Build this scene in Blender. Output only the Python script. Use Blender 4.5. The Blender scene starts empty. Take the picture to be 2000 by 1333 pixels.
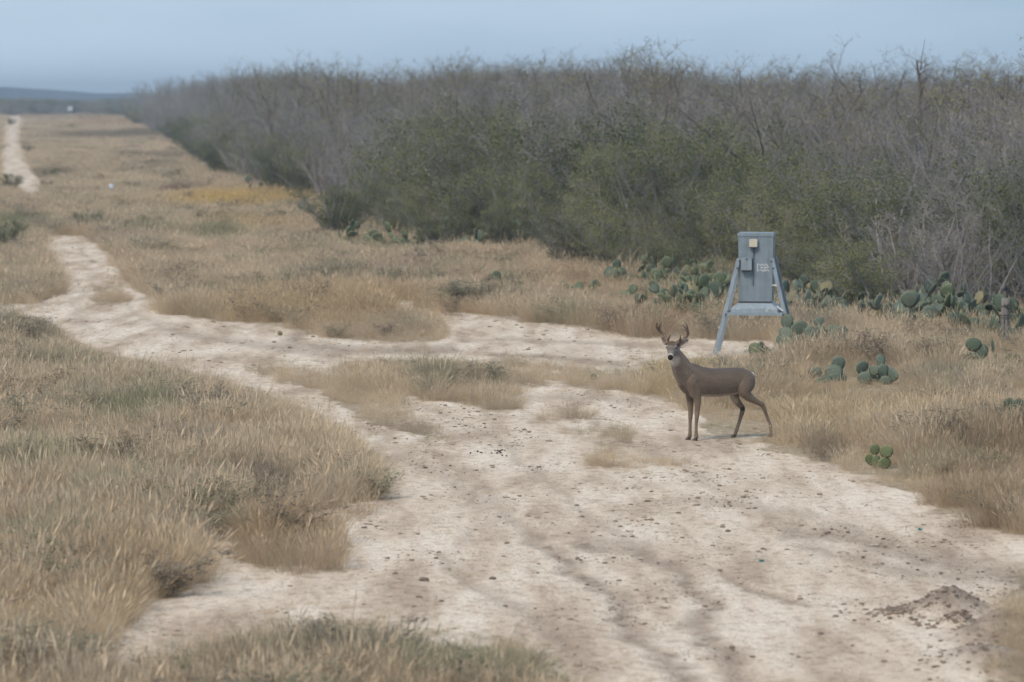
import bpy, math, random
import numpy as np
from mathutils import Vector, Matrix, Euler, Quaternion

random.seed(7)
R = math.radians
S = bpy.context.scene
COL = S.collection

# ------------------------------------------------------------------ camera
FPX = 8333.0            # focal length in photo pixels (150 mm on a 36 mm frame, photo 2000 px wide)
CAMH = 4.1              # eye height of the blind the photo was taken from
HOR = 185.0             # photo row of the flat horizon
TH = math.atan((666.5 - HOR) / FPX)
cam_d = bpy.data.cameras.new("camera")
cam_d.sensor_width = 36.0
cam_d.lens = 150.0
cam_d.clip_start = 0.5
cam_d.clip_end = 30000.0
cam_d.dof.use_dof = True
cam_d.dof.focus_distance = 52.5
cam_d.dof.aperture_fstop = 3.2
cam = bpy.data.objects.new("camera", cam_d)
COL.objects.link(cam)
cam.location = (0, 0, CAMH)
cam.rotation_euler = (math.pi / 2 - TH, 0, 0)
S.camera = cam

# ------------------------------------------------------------------ world, sun, exposure
SUN_EL, SUN_AZ = R(48), R(215)      # azimuth clockwise from +Y: high, behind the camera and a little left
W = bpy.data.worlds.new("World")
S.world = W
W.use_nodes = True
nt = W.node_tree
nt.nodes.clear()
n_out = nt.nodes.new("ShaderNodeOutputWorld")
n_bg = nt.nodes.new("ShaderNodeBackground")
n_sky = nt.nodes.new("ShaderNodeTexSky")
n_sky.sky_type = 'NISHITA'
n_sky.sun_disc = False
n_sky.sun_elevation = SUN_EL
n_sky.sun_rotation = SUN_AZ
n_sky.air_density = 1.0
n_sky.dust_density = 2.0
n_tc = nt.nodes.new("ShaderNodeTexCoord")
n_mp = nt.nodes.new("ShaderNodeMapping")
n_mp.inputs['Scale'].default_value = (3.0, 3.0, 16.0)
n_ns = nt.nodes.new("ShaderNodeTexNoise")
n_ns.inputs['Scale'].default_value = 2.2
n_ns.inputs['Detail'].default_value = 3.0
n_cr = nt.nodes.new("ShaderNodeValToRGB")       # the overcast layer: even blue-grey cloud
n_cr.color_ramp.elements[0].position = 0.3
n_cr.color_ramp.elements[0].color = (2.75, 3.85, 5.05, 1)
n_cr.color_ramp.elements[1].position = 0.7
n_cr.color_ramp.elements[1].color = (4.05, 5.15, 6.35, 1)
n_mx = nt.nodes.new("ShaderNodeMix")
n_mx.data_type = 'RGBA'
n_mx.inputs[0].default_value = 0.86
n_bg.inputs['Strength'].default_value = 0.09
L_ = nt.links.new
L_(n_tc.outputs['Generated'], n_mp.inputs['Vector'])
L_(n_mp.outputs[0], n_ns.inputs['Vector'])
L_(n_ns.outputs['Fac'], n_cr.inputs['Fac'])
L_(n_sky.outputs[0], n_mx.inputs[6])
L_(n_cr.outputs['Color'], n_mx.inputs[7])
L_(n_mx.outputs[2], n_bg.inputs['Color'])
L_(n_bg.outputs[0], n_out.inputs['Surface'])

sun_d = bpy.data.lights.new("sun", 'SUN')
sun_d.energy = 1.65
sun_d.angle = R(16)
sun_d.color = (1.0, 0.86, 0.70)
sun = bpy.data.objects.new("sun", sun_d)
COL.objects.link(sun)
sdir = Vector((math.sin(SUN_AZ) * math.cos(SUN_EL), math.cos(SUN_AZ) * math.cos(SUN_EL), math.sin(SUN_EL)))
sun.rotation_euler = sdir.to_track_quat('Z', 'Y').to_euler()
sun.location = (0, 0, 60)

S.view_settings.view_transform = 'Standard'
S.view_settings.look = 'None'
S.view_settings.gamma = 1.0
S.view_settings.exposure = 0.70
S.view_settings.use_curve_mapping = False
S.render.engine = 'CYCLES'
S.cycles.use_denoising = True
S.cycles.max_bounces = 6
S.cycles.diffuse_bounces = 3
S.cycles.transparent_max_bounces = 6
S.cycles.volume_bounces = 0
S.cycles.use_light_tree = False
S.cycles.debug_use_spatial_splits = False
S.cycles.use_adaptive_sampling = True
S.cycles.adaptive_threshold = 0.03

# ------------------------------------------------------------------ picture <-> place
cT, sT = math.cos(TH), math.sin(TH)

def ray(px, py):
    u = (px - 1000.0) / FPX; v = (666.5 - py) / FPX
    return Vector((u, cT + v * sT, -sT + v * cT))

def ground(px, py):                        # where a picture point meets the flat ground
    d = ray(px, py); t = -CAMH / d.z
    return Vector((d.x * t, d.y * t, 0.0))

def at(px, py, Y):                         # the point of a picture ray at distance Y
    d = ray(px, py); t = Y / d.y
    return Vector((d.x * t, Y, CAMH + d.z * t))

def project(x, y, z):
    zc = y * cT - (z - CAMH) * sT
    v = (y * sT + (z - CAMH) * cT) / zc
    return 1000 + FPX * x / zc, 666.5 - FPX * v

# ------------------------------------------------------------------ noise
_rng = np.random.default_rng(11)
_LAT = _rng.random((256, 256))

def vnoise(x, y):
    x = np.asarray(x, float); y = np.asarray(y, float)
    xi = np.floor(x).astype(int); yi = np.floor(y).astype(int)
    fx = x - xi; fy = y - yi
    fx = fx * fx * (3 - 2 * fx); fy = fy * fy * (3 - 2 * fy)
    a = _LAT[xi & 255, yi & 255]; b = _LAT[(xi + 1) & 255, yi & 255]
    c = _LAT[xi & 255, (yi + 1) & 255]; d = _LAT[(xi + 1) & 255, (yi + 1) & 255]
    return (a * (1 - fx) + b * fx) * (1 - fy) + (c * (1 - fx) + d * fx) * fy

def fbm(x, y, o=4):
    s = 0; a = 0.5; t = 0
    for k in range(o):
        s = s + a * vnoise(x * 2 ** k + 17.3 * k, y * 2 ** k + 9.1 * k); t += a; a *= 0.5
    return s / t

# ------------------------------------------------------------------ layout masks (traced on the ground plane)
MX0, MX1, MY0, MY1, CELL = -300, 2300, 186, 1500, 2
GX, GY = np.meshgrid(np.arange(MX0, MX1, CELL) + 1.0, np.arange(MY0, MY1, CELL) + 1.0)

def poly(pts):
    m = np.zeros(GX.shape, bool)
    n = len(pts)
    x0 = min(p[0] for p in pts); x1 = max(p[0] for p in pts)
    y0 = min(p[1] for p in pts); y1 = max(p[1] for p in pts)
    r0 = max(0, int((y0 - MY0) / CELL) - 1); r1 = int((y1 - MY0) / CELL) + 2
    c0 = max(0, int((x0 - MX0) / CELL) - 1); c1 = int((x1 - MX0) / CELL) + 2
    gx = GX[r0:r1, c0:c1]; gy = GY[r0:r1, c0:c1]
    mm = np.zeros(gx.shape, bool)
    for i in range(n):
        ax, ay = pts[i]; bx, by = pts[(i + 1) % n]
        if ay == by: continue
        hit = ((ay > gy) != (by > gy)) & (gx < (bx - ax) * (gy - ay) / (by - ay) + ax)
        mm ^= hit
    m[r0:r1, c0:c1] = mm
    return m

def blur(a, k):
    a = a.astype(float)
    for ax in (0, 1):
        c = np.cumsum(np.concatenate([np.repeat(a.take([0], ax), k + 1, ax), a, np.repeat(a.take([-1], ax), k, ax)], ax), ax)
        n = a.shape[ax]
        a = (c.take(range(2 * k + 1, 2 * k + 1 + n), ax) - c.take(range(0, n), ax)) / (2 * k + 1)
    return a

BARE = [
    # main clearing
    [(150,1290),(160,1275),(205,1232),(290,1165),(340,1135),(410,1105),(435,1075),(368,1042),(380,1032),(450,1035),
     (600,1005),(700,985),(738,958),(745,900),(705,850),(655,815),(600,785),(555,765),(600,762),(660,785),(720,812),
     (790,850),(880,868),(885,850),(820,815),(800,790),(760,765),(800,765),(870,782),(960,802),(1035,803),(1000,778),
     (1008,756),(1060,752),(1150,755),(1240,768),(1310,782),(1335,800),(1370,832),(1395,852),(1440,866),(1500,872),(1560,893),
     (1620,915),(1700,935),(1760,957),(1850,977),(1925,985),(1925,1022),(2000,1048),(2300,1075),(2300,1500),(1240,1500),
     (1150,1333),(1090,1290),(1045,1250),(1000,1225),(940,1235),(860,1225),(780,1205),(700,1190),(620,1185),(520,1197),(420,1218),
     (330,1248),(250,1268)],
    # crossing lane and the two-track that leaves to the left
    [(75,465),(130,460),(170,460),(205,480),(228,510),(270,560),(310,595),(330,612),(420,632),(510,634),(610,657),(720,667),
     (800,669),(872,666),(888,645),(872,615),(840,602),(760,594),(740,587),(790,585),(860,594),(880,606),(960,618),(1000,628),
     (1080,634),(1150,645),(1240,655),(1340,656),(1400,664),(1530,662),(1530,674),(1400,688),(1300,692),(1250,704),(1235,722),
     (1180,726),(1080,714),(980,702),(860,692),(720,691),(680,697),(668,708),(640,722),(560,714),(480,717),(420,722),
     (380,716),(300,696),(215,682),(140,656),(90,616),(30,604),(-300,600),(-300,590),(70,594),(100,585),(128,556),(112,512)],
    [(490,562),(560,565),(640,574),(720,584),(700,588),(600,579),(530,571)],
    [(415,484),(432,481),(450,485),(440,491),(420,491)],
    [(500,503),(515,501),(530,506),(512,510)],
    [(300,285),(318,280),(330,292),(316,296)],
    [(345,308),(372,318),(385,326),(360,322)],
    [(395,330),(428,334),(440,341),(410,338)],
    [(14,214),(46,212),(48,235),(44,262),(48,290),(60,320),(92,368),(54,374),(20,350),(-4,330),(-6,295),(4,255),(12,235)],
    [(300,288),(315,284),(318,292),(305,296)],
]
GRASSY = [
    [(640,742),(700,755),(770,790),(850,828),(885,852),(868,868),(790,852),(720,815),(650,780)],
    [(450,1088),(468,1042),(520,1003),(590,996),(640,1036),(690,1088),(695,1103),(640,1108),(540,1110)],
    [(1060,803),(1160,798),(1160,812),(1065,816)],
    [(1085,845),(1100,832),(1200,833),(1262,838),(1225,850),(1240,868),(1180,876),(1110,862)],
    [(1125,886),(1200,882),(1350,895),(1352,906),(1260,913),(1170,906)],
    [(155,502),(205,500),(205,514),(160,516)],
    [(180,542),(240,540),(242,556),(182,558)],
    [(178,565),(254,562),(256,594),(182,597)],
    [(600,1016),(690,1010),(690,1035),(640,1042)],
    [(1785,992),(1850,982),(1960,985),(1960,1008),(1850,1016)],
    [(1985,1150),(2300,1120),(2300,1500),(1960,1500),(1925,1330),(1960,1250)],
]
SHORT = [
    [(470,712),(640,745),(720,770),(800,795),(880,845),(870,868),(790,850),(640,790),(480,735)],
    [(860,755),(1010,760),(1050,805),(940,800),(860,782)],
    [(1060,797),(1165,795),(1165,818),(1060,818)],
    [(1080,828),(1265,828),(1265,880),(1080,880)],
    [(1120,878),(1360,878),(1360,918),(1120,918)],
    [(990,705),(1240,715),(1240,765),(1000,760)],
    [(590,1005),(700,1005),(700,1045),(590,1045)],
    [(1370,815),(1520,815),(1530,880),(1370,880)],
    [(1370,835),(1470,835),(1470,880),(1370,880)],
    [(440,700),(680,715),(660,760),(470,735)],
    [(1940,1100),(2300,1100),(2300,1500),(1900,1500)],
]
LOW = [
    [(1672,895),(1765,895),(1775,965),(1672,965)], [(1565,735),(1765,735),(1765,790),(1565,790)], [(1860,695),(2000,695),(2000,735),(1860,735)],
    [(1525,665),(1670,665),(1670,705),(1525,705)], [(1370,820),(1520,820),(1530,882),(1370,882)], [(1455,672),(1530,672),(1530,705),(1455,705)], [(1935,655),(1990,655),(1990,690),(1935,690)],
    [(930,548),(1020,548),(1020,572),(930,572)], [(1090,560),(1170,560),(1170,582),(1090,582)],
]
SPARSE = [
    [(425,712),(690,712),(700,740),(600,765),(470,742)], [(985,700),(1245,712),(1245,762),(1000,758)], [(590,1000),(705,1000),(705,1048),(590,1048)],
    [(130,640),(320,690),(420,716),(300,712),(140,668)],
    [(280,268),(460,340),(420,350),(300,320)], [(0,330),(110,340),(130,395),(0,395)], [(300,475),(560,480),(560,512),(320,505)], [(1370,840),(1480,840),(1480,880),(1370,880)],
]
M_sparse = np.zeros(GX.shape, bool)
for p in SPARSE: M_sparse |= poly(p)
M_sparse = blur(M_sparse, 7)
M_low = np.zeros(GX.shape, bool)
for p in LOW: M_low |= poly(p)
M_low = blur(M_low, 4)
BARE.append([(418,718),(470,722),(560,748),(640,778),(600,788),(555,768),(470,742)])
BARE.append([(690,748),(740,756),(800,772),(780,776),(740,768)])
M_bare = np.zeros(GX.shape, bool)
for p in BARE: M_bare |= poly(p)
for p in GRASSY: M_bare &= ~poly(p)
M_bare = blur(M_bare, 2)
M_soft = blur(M_bare > 0.5, 9)
M_floor = M_bare.copy()
for _k in (.05, .10, .15, .20):
    _r = np.clip(np.arange(M_bare.shape[0]) - (_k * (GY[:, 0] - HOR) / CAMH / CELL).astype(int), 0, None)
    M_floor = np.maximum(M_floor, M_bare[_r])
M_short = np.zeros(GX.shape, bool)
for p in SHORT: M_short |= poly(p)
M_short = blur(M_short, 4)

def stroke(pts, w0, w1):                    # a worn track: soft distance to a polyline, in picture units
    best = np.full(GX.shape, 9.0)
    n = len(pts) - 1
    for i in range(n):
        ax, ay = pts[i]; bx, by = pts[i + 1]
        L = (bx - ax) ** 2 + (by - ay) ** 2
        t = np.clip(((GX - ax) * (bx - ax) + (GY - ay) * (by - ay)) / L, 0, 1)
        w = w0 + (w1 - w0) * (i + t) / n
        d = np.hypot(GX - ax - t * (bx - ax), (GY - ay - t * (by - ay)) * 1.6) / w
        best = np.minimum(best, d)
    return np.clip(1.25 - best, 0, 1)

TRACKS = [
    ([(1040,1045),(1120,1105),(1200,1175),(1270,1250),(1320,1333),(1400,1480)], 24, 44, 1.0),
    ([(870,1085),(900,1125),(960,1165),(1040,1200),(1100,1260)], 14, 30, 0.6),
    ([(1130,1060),(1250,1068),(1330,1110),(1380,1190),(1400,1270),(1440,1333),(1500,1480)], 16, 44, 0.95),
    ([(1400,1108),(1470,1145),(1555,1178)], 9, 12, 0.95),
    ([(1530,1040),(1650,1040),(1760,1072),(1880,1100),(2050,1140)], 22, 46, 0.9),
    ([(1560,1062),(1680,1085),(1780,1110),(1900,1120)], 14, 30, 0.7),
    ([(1330,980),(1450,990),(1600,1010)], 16, 14, 0.5),
    ([(900,905),(960,960),(985,1000),(900,1060)], 16, 20, 0.35),
    ([(620,640),(560,660),(640,680),(760,685),(880,682)], 12, 16, 0.9),
    ([(330,650),(450,665),(540,675),(640,690)], 9, 18, 0.7),
    ([(960,690),(1050,696),(1150,705),(1230,712)], 8, 12, 0.9),
    ([(900,668),(1000,664),(1100,668),(1250,672)], 5, 5, 0.7),
    ([(150,480),(175,510),(180,545),(150,590),(170,640)], 7, 14, 0.4),
    ([(700,820),(760,870),(850,920),(940,990)], 14, 28, 0.45),
    ([(1020,775),(1150,772),(1240,785)], 12, 16, 0.5),
    ([(560,732),(640,760),(740,805),(830,865),(920,940),(1000,1015),(1040,1045)], 7, 18, 0.5),
    ([(790,770),(880,810),(980,870),(1080,945),(1180,1030),(1250,1068)], 7, 18, 0.45),
    ([(1100,800),(1250,880),(1420,960),(1600,1045)], 8, 20, 0.35),
    ([(240,580),(275,620),(330,650)], 8, 14, 0.4),
]
M_stain = np.zeros(GX.shape)
for pts, a, b, s in TRACKS: M_stain = np.maximum(M_stain, s * stroke(pts, a, b))
MOUNDS = [(1852,1195,0.34,0.20,0.19),(1765,1200,0.25,0.16,0.06),(1870,1222,0.17,0.10,0.10),(1985,1262,0.45,0.36,0.26),(1930,1300,0.4,0.3,0.12),(2060,1180,0.4,0.3,0.2)]
MOUNDS = [(ground(a, b), rx, ry, h) for a, b, rx, ry, h in MOUNDS]

def sample(M, px, py):
    c = np.clip(((np.asarray(px) - MX0) / CELL).astype(int), 0, M.shape[1] - 1)
    r = np.clip(((np.asarray(py) - MY0) / CELL).astype(int), 0, M.shape[0] - 1)
    return M[r, c]

def wobble(x, y):
    return (x + 0.55 * (fbm(x * 0.9 + 3.1, y * 0.9) - 0.5) + 0.30 * (fbm(x * 4 + 3.1, y * 4) - 0.5),
            y + 1.6 * (fbm(x * 0.9 + 40.1, y * 0.9 + 7) - 0.5) + 0.9 * (fbm(x * 4 + 40.1, y * 4 + 7) - 0.5))

def mound(x, y):
    z = 0.0 * x
    for c, rx, ry, h in MOUNDS:
        q = ((x - c.x) / rx) ** 2 + ((y - c.y) / (ry * 2.2)) ** 2
        q = q * (0.75 + 0.5 * fbm(x * 3.0, y * 3.0, 3))
        z = np.maximum(z, h * np.exp(-1.3 * q))
    return z

def gz(x, y):
    x = np.asarray(x, float); y = np.asarray(y, float)
    fade = np.clip((260 - y) / 120, 0, 1) * np.clip(y / 20, 0, 1)
    z = (0.10 * (fbm(x * 0.23 + 5, y * 0.16 + 3, 2) - 0.5)) * fade
    m = mound(x, y)
    return z + m * (0.8 + 0.5 * fbm(x * 5 + 11, y * 5 + 2, 3))

# ------------------------------------------------------------------ materials
def mat(name):
    m = bpy.data.materials.new(name); m.use_nodes = True
    return m, m.node_tree, m.node_tree.nodes['Principled BSDF']

def nd(t, typ, **kw):
    n = t.nodes.new(typ)
    for k, v in kw.items(): setattr(n, k, v)
    return n

def ramp(t, stops):
    n = t.nodes.new("ShaderNodeValToRGB")
    e = n.color_ramp.elements
    while len(e) < len(stops): e.new(0.5)
    for i, (p, c) in enumerate(stops):
        e[i].position = p; e[i].color = (*c, 1) if len(c) == 3 else c
    return n

def noise(t, vec, scale, detail=4, rough=0.55):
    n = t.nodes.new("ShaderNodeTexNoise")
    n.inputs['Scale'].default_value = scale; n.inputs['Detail'].default_value = detail; n.inputs['Roughness'].default_value = rough
    if vec is not None: t.links.new(vec, n.inputs['Vector'])
    return n

def mixc(t, fac, a, b, blend='MIX'):
    n = nd(t, "ShaderNodeMix", data_type='RGBA', blend_type=blend)
    for s, v in ((0, fac), (6, a), (7, b)):
        if hasattr(v, 'is_linked') or hasattr(v, 'links'): t.links.new(v, n.inputs[s])
        else: n.inputs[s].default_value = v if s == 0 else ((*v, 1) if len(v) == 3 else v)
    return n.outputs[2]

def mth(t, op, a, b=None, clamp=False):
    n = nd(t, "ShaderNodeMath", operation=op, use_clamp=clamp)
    for i, v in enumerate((a, b)):
        if v is None: continue
        if hasattr(v, 'links'): t.links.new(v, n.inputs[i])
        else: n.inputs[i].default_value = v
    return n.outputs[0]

def simple(name, col, rough=0.8, var=0.0, nscale=12.0, bump=0.0, metal=0.0):
    m, t, b = mat(name)
    b.inputs['Roughness'].default_value = rough; b.inputs['Metallic'].default_value = metal
    b.inputs['Specular IOR Level'].default_value = 0.25
    tc = nd(t, "ShaderNodeTexCoord")
    n = noise(t, tc.outputs['Object'], nscale, 5)
    d = tuple(max(0, c * (1 - var)) for c in col); u = tuple(c * (1 + var) for c in col)
    r = ramp(t, [(0.3, d), (0.7, u)])
    t.links.new(n.outputs['Fac'], r.inputs['Fac']); t.links.new(r.outputs['Color'], b.inputs['Base Color'])
    if bump:
        bp = nd(t, "ShaderNodeBump"); bp.inputs['Strength'].default_value = bump; bp.inputs['Distance'].default_value = 0.01
        t.links.new(n.outputs['Fac'], bp.inputs['Height']); t.links.new(bp.outputs[0], b.inputs['Normal'])
    return m

# ground: pale caliche, worn tracks, litter under the grass
m_ground, t, b = mat("caliche_ground")
tc = nd(t, "ShaderNodeTexCoord"); P = tc.outputs['Object']
aB = nd(t, "ShaderNodeAttribute", attribute_name="bare").outputs['Fac']
aS = nd(t, "ShaderNodeAttribute", attribute_name="stain").outputs['Fac']
aM = nd(t, "ShaderNodeAttribute", attribute_name="mound").outputs['Fac']
def along(sy):
    m_ = nd(t, "ShaderNodeMapping"); m_.inputs['Scale'].default_value = (1, sy, 1); m_.inputs['Rotation'].default_value = (0, 0, R(-7)); t.links.new(P, m_.inputs['Vector']); return m_.outputs[0]
n1 = noise(t, along(.16), 1.5, 4, 0.6).outputs['Fac']
n2 = noise(t, along(.55), 9.0, 4, 0.65).outputs['Fac']
n3 = noise(t, P, 32.0, 2, 0.6).outputs['Fac']
n4 = noise(t, along(.25), 4.2, 3, 0.6).outputs['Fac']
n5 = noise(t, P, 75.0, 2, 0.6).outputs['Fac']
r1 = ramp(t, [(0.36, (0.46, 0.36, 0.275)), (0.49, (0.65, 0.54, 0.43)), (0.64, (0.77, 0.67, 0.56))]); t.links.new(n1, r1.inputs['Fac'])
r2 = ramp(t, [(0.33, (0.58, 0.53, 0.48)), (0.52, (1, 1, 1))]); t.links.new(n2, r2.inputs['Fac'])
c = mixc(t, 0.75, r1.outputs['Color'], r2.outputs['Color'], 'MULTIPLY')
rs = ramp(t, [(0.36, (0.25, 0.19, 0.145)), (0.62, (0.40, 0.315, 0.245))]); t.links.new(n4, rs.inputs['Fac'])
sf = mth(t, 'MULTIPLY', mth(t, 'MULTIPLY_ADD', n2, 1.4), aS, True)
sf_n = nd(t, "ShaderNodeMath", operation='MULTIPLY_ADD'); t.links.new(n2, sf_n.inputs[0]); sf_n.inputs[1].default_value = 2.6; sf_n.inputs[2].default_value = -0.5
sf = mth(t, 'MULTIPLY', sf_n.outputs[0], aS, True)
c = mixc(t, sf, c, rs.outputs['Color'])
r3 = ramp(t, [(0.58, (0, 0, 0)), (0.66, (1, 1, 1))]); t.links.new(n3, r3.inputs['Fac'])
r4 = ramp(t, [(0.42, (0.0, 0.0, 0.0)), (0.62, (1, 1, 1))]); t.links.new(n4, r4.inputs['Fac'])
c = mixc(t, mth(t, 'MULTIPLY', mth(t, 'MULTIPLY', r3.outputs['Color'], r4.outputs['Color']), 0.85), c, (0.17, 0.13, 0.10))
r5 = ramp(t, [(0.56, (0, 0, 0)), (0.64, (1, 1, 1))]); t.links.new(n5, r5.inputs['Fac'])
r6 = ramp(t, [(0.40, (0.25, 0.25, 0.25)), (0.60, (1, 1, 1))]); t.links.new(n2, r6.inputs['Fac'])
c = mixc(t, mth(t, 'MULTIPLY', mth(t, 'MULTIPLY', r5.outputs['Color'], r6.outputs['Color']), 0.6), c, (0.26, 0.205, 0.16))
rm = ramp(t, [(0.35, (0.22, 0.175, 0.14)), (0.65, (0.36, 0.295, 0.235))]); t.links.new(n2, rm.inputs['Fac'])
c = mixc(t, mth(t, 'MULTIPLY', aM, 8.0, True), c, rm.outputs['Color'])
rg = ramp(t, [(0.35, (0.27, 0.215, 0.15)), (0.65, (0.44, 0.36, 0.26))]); t.links.new(n2, rg.inputs['Fac'])
be = nd(t, "ShaderNodeMath", operation='MULTIPLY_ADD'); t.links.new(n4, be.inputs[0]); be.inputs[1].default_value = 1.0; t.links.new(aB, be.inputs[2])
rb = ramp(t, [(0.85, (0, 0, 0)), (1.15, (1, 1, 1))])
bs = mth(t, 'MULTIPLY', be.outputs[0], 0.5); rb.color_ramp.elements[0].position = 0.42; rb.color_ramp.elements[1].position = 0.60
t.links.new(bs, rb.inputs['Fac'])
c = mixc(t, rb.outputs['Color'], rg.outputs['Color'], c)
t.links.new(c, b.inputs['Base Color'])
b.inputs['Roughness'].default_value = 0.95; b.inputs['Specular IOR Level'].default_value = 0.1
hh = mth(t, 'ADD', mth(t, 'MULTIPLY', n2, 0.8), mth(t, 'MULTIPLY', n3, 0.55))
bp = nd(t, "ShaderNodeBump"); bp.inputs['Strength'].default_value = 1.0; bp.inputs['Distance'].default_value = 0.045
t.links.new(hh, bp.inputs['Height']); t.links.new(bp.outputs[0], b.inputs['Normal'])

# grass: colour comes from each tuft
def grass_mat(name):
    m = bpy.data.materials.new(name); m.use_nodes = True; t = m.node_tree
    t.nodes.clear()
    o = nd(t, "ShaderNodeOutputMaterial")
    a = nd(t, "ShaderNodeAttribute", attribute_name="tint", attribute_type='INSTANCER')
    v = nd(t, "ShaderNodeAttribute", attribute_name="shade")
    c = mixc(t, 1.0, a.outputs['Color'], v.outputs['Color'], 'MULTIPLY')
    d = nd(t, "ShaderNodeBsdfDiffuse"); tr = nd(t, "ShaderNodeBsdfTranslucent"); mx = nd(t, "ShaderNodeMixShader")
    mx.inputs[0].default_value = 0.38
    t.links.new(c, d.inputs['Color']); t.links.new(c, tr.inputs['Color'])
    t.links.new(d.outputs[0], mx.inputs[1]); t.links.new(tr.outputs[0], mx.inputs[2]); t.links.new(mx.outputs[0], o.inputs['Surface'])
    return m
m_grass = grass_mat("dry_grass_blades")

def leaf_mat(name, c0, c1, c2):
    m = bpy.data.materials.new(name); m.use_nodes = True; t = m.node_tree; t.nodes.clear()
    o = nd(t, "ShaderNodeOutputMaterial")
    oi = nd(t, "ShaderNodeObjectInfo"); tc = nd(t, "ShaderNodeTexCoord")
    n = noise(t, tc.outputs['Object'], 1.6, 3).outputs['Fac']
    f = mth(t, 'ADD', mth(t, 'MULTIPLY', n, 1.3), mth(t, 'MULTIPLY', oi.outputs['Random'], 0.4))
    r = ramp(t, [(0.5, c0), (0.8, c1), (1.05 if False else 1.0, c2)]); t.links.new(f, r.inputs['Fac'])
    d = nd(t, "ShaderNodeBsdfDiffuse"); tr = nd(t, "ShaderNodeBsdfTranslucent"); mx = nd(t, "ShaderNodeMixShader")
    mx.inputs[0].default_value = 0.35
    t.links.new(r.outputs['Color'], d.inputs['Color']); t.links.new(r.outputs['Color'], tr.inputs['Color'])
    t.links.new(d.outputs[0], mx.inputs[1]); t.links.new(tr.outputs[0], mx.inputs[2]); t.links.new(mx.outputs[0], o.inputs['Surface'])
    return m

def bark_mat(name, c0, c1):
    m = bpy.data.materials.new(name); m.use_nodes = True; t = m.node_tree; t.nodes.clear()
    o = nd(t, "ShaderNodeOutputMaterial"); oi = nd(t, "ShaderNodeObjectInfo"); tc = nd(t, "ShaderNodeTexCoord")
    n = noise(t, tc.outputs['Object'], 3.0, 4).outputs['Fac']
    f = mth(t, 'ADD', mth(t, 'MULTIPLY', n, 0.8), mth(t, 'MULTIPLY', oi.outputs['Random'], 0.5))
    r = ramp(t, [(0.25, c0), (0.95, c1)]); t.links.new(f, r.inputs['Fac'])
    d = nd(t, "ShaderNodeBsdfDiffuse"); t.links.new(r.outputs['Color'], d.inputs['Color']); t.links.new(d.outputs[0], o.inputs['Surface'])
    return m

m_bark = bark_mat("weathered_grey_bark", (0.125, 0.12, 0.123), (0.305, 0.29, 0.287))
m_pale = bark_mat("bleached_dead_wood", (0.27, 0.245, 0.23), (0.42, 0.385, 0.36))
m_dark = bark_mat("dark_bark", (0.10, 0.085, 0.075), (0.18, 0.155, 0.14))
m_leaf = leaf_mat("olive_leaves", (0.11, 0.125, 0.068), (0.165, 0.18, 0.095), (0.23, 0.23, 0.115))
m_leaf2 = leaf_mat("yellow_green_leaves", (0.17, 0.17, 0.075), (0.26, 0.25, 0.10), (0.36, 0.32, 0.12))
m_leaf3 = leaf_mat("dark_green_leaves", (0.085, 0.105, 0.072), (0.12, 0.145, 0.095), (0.17, 0.185, 0.11))

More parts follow.
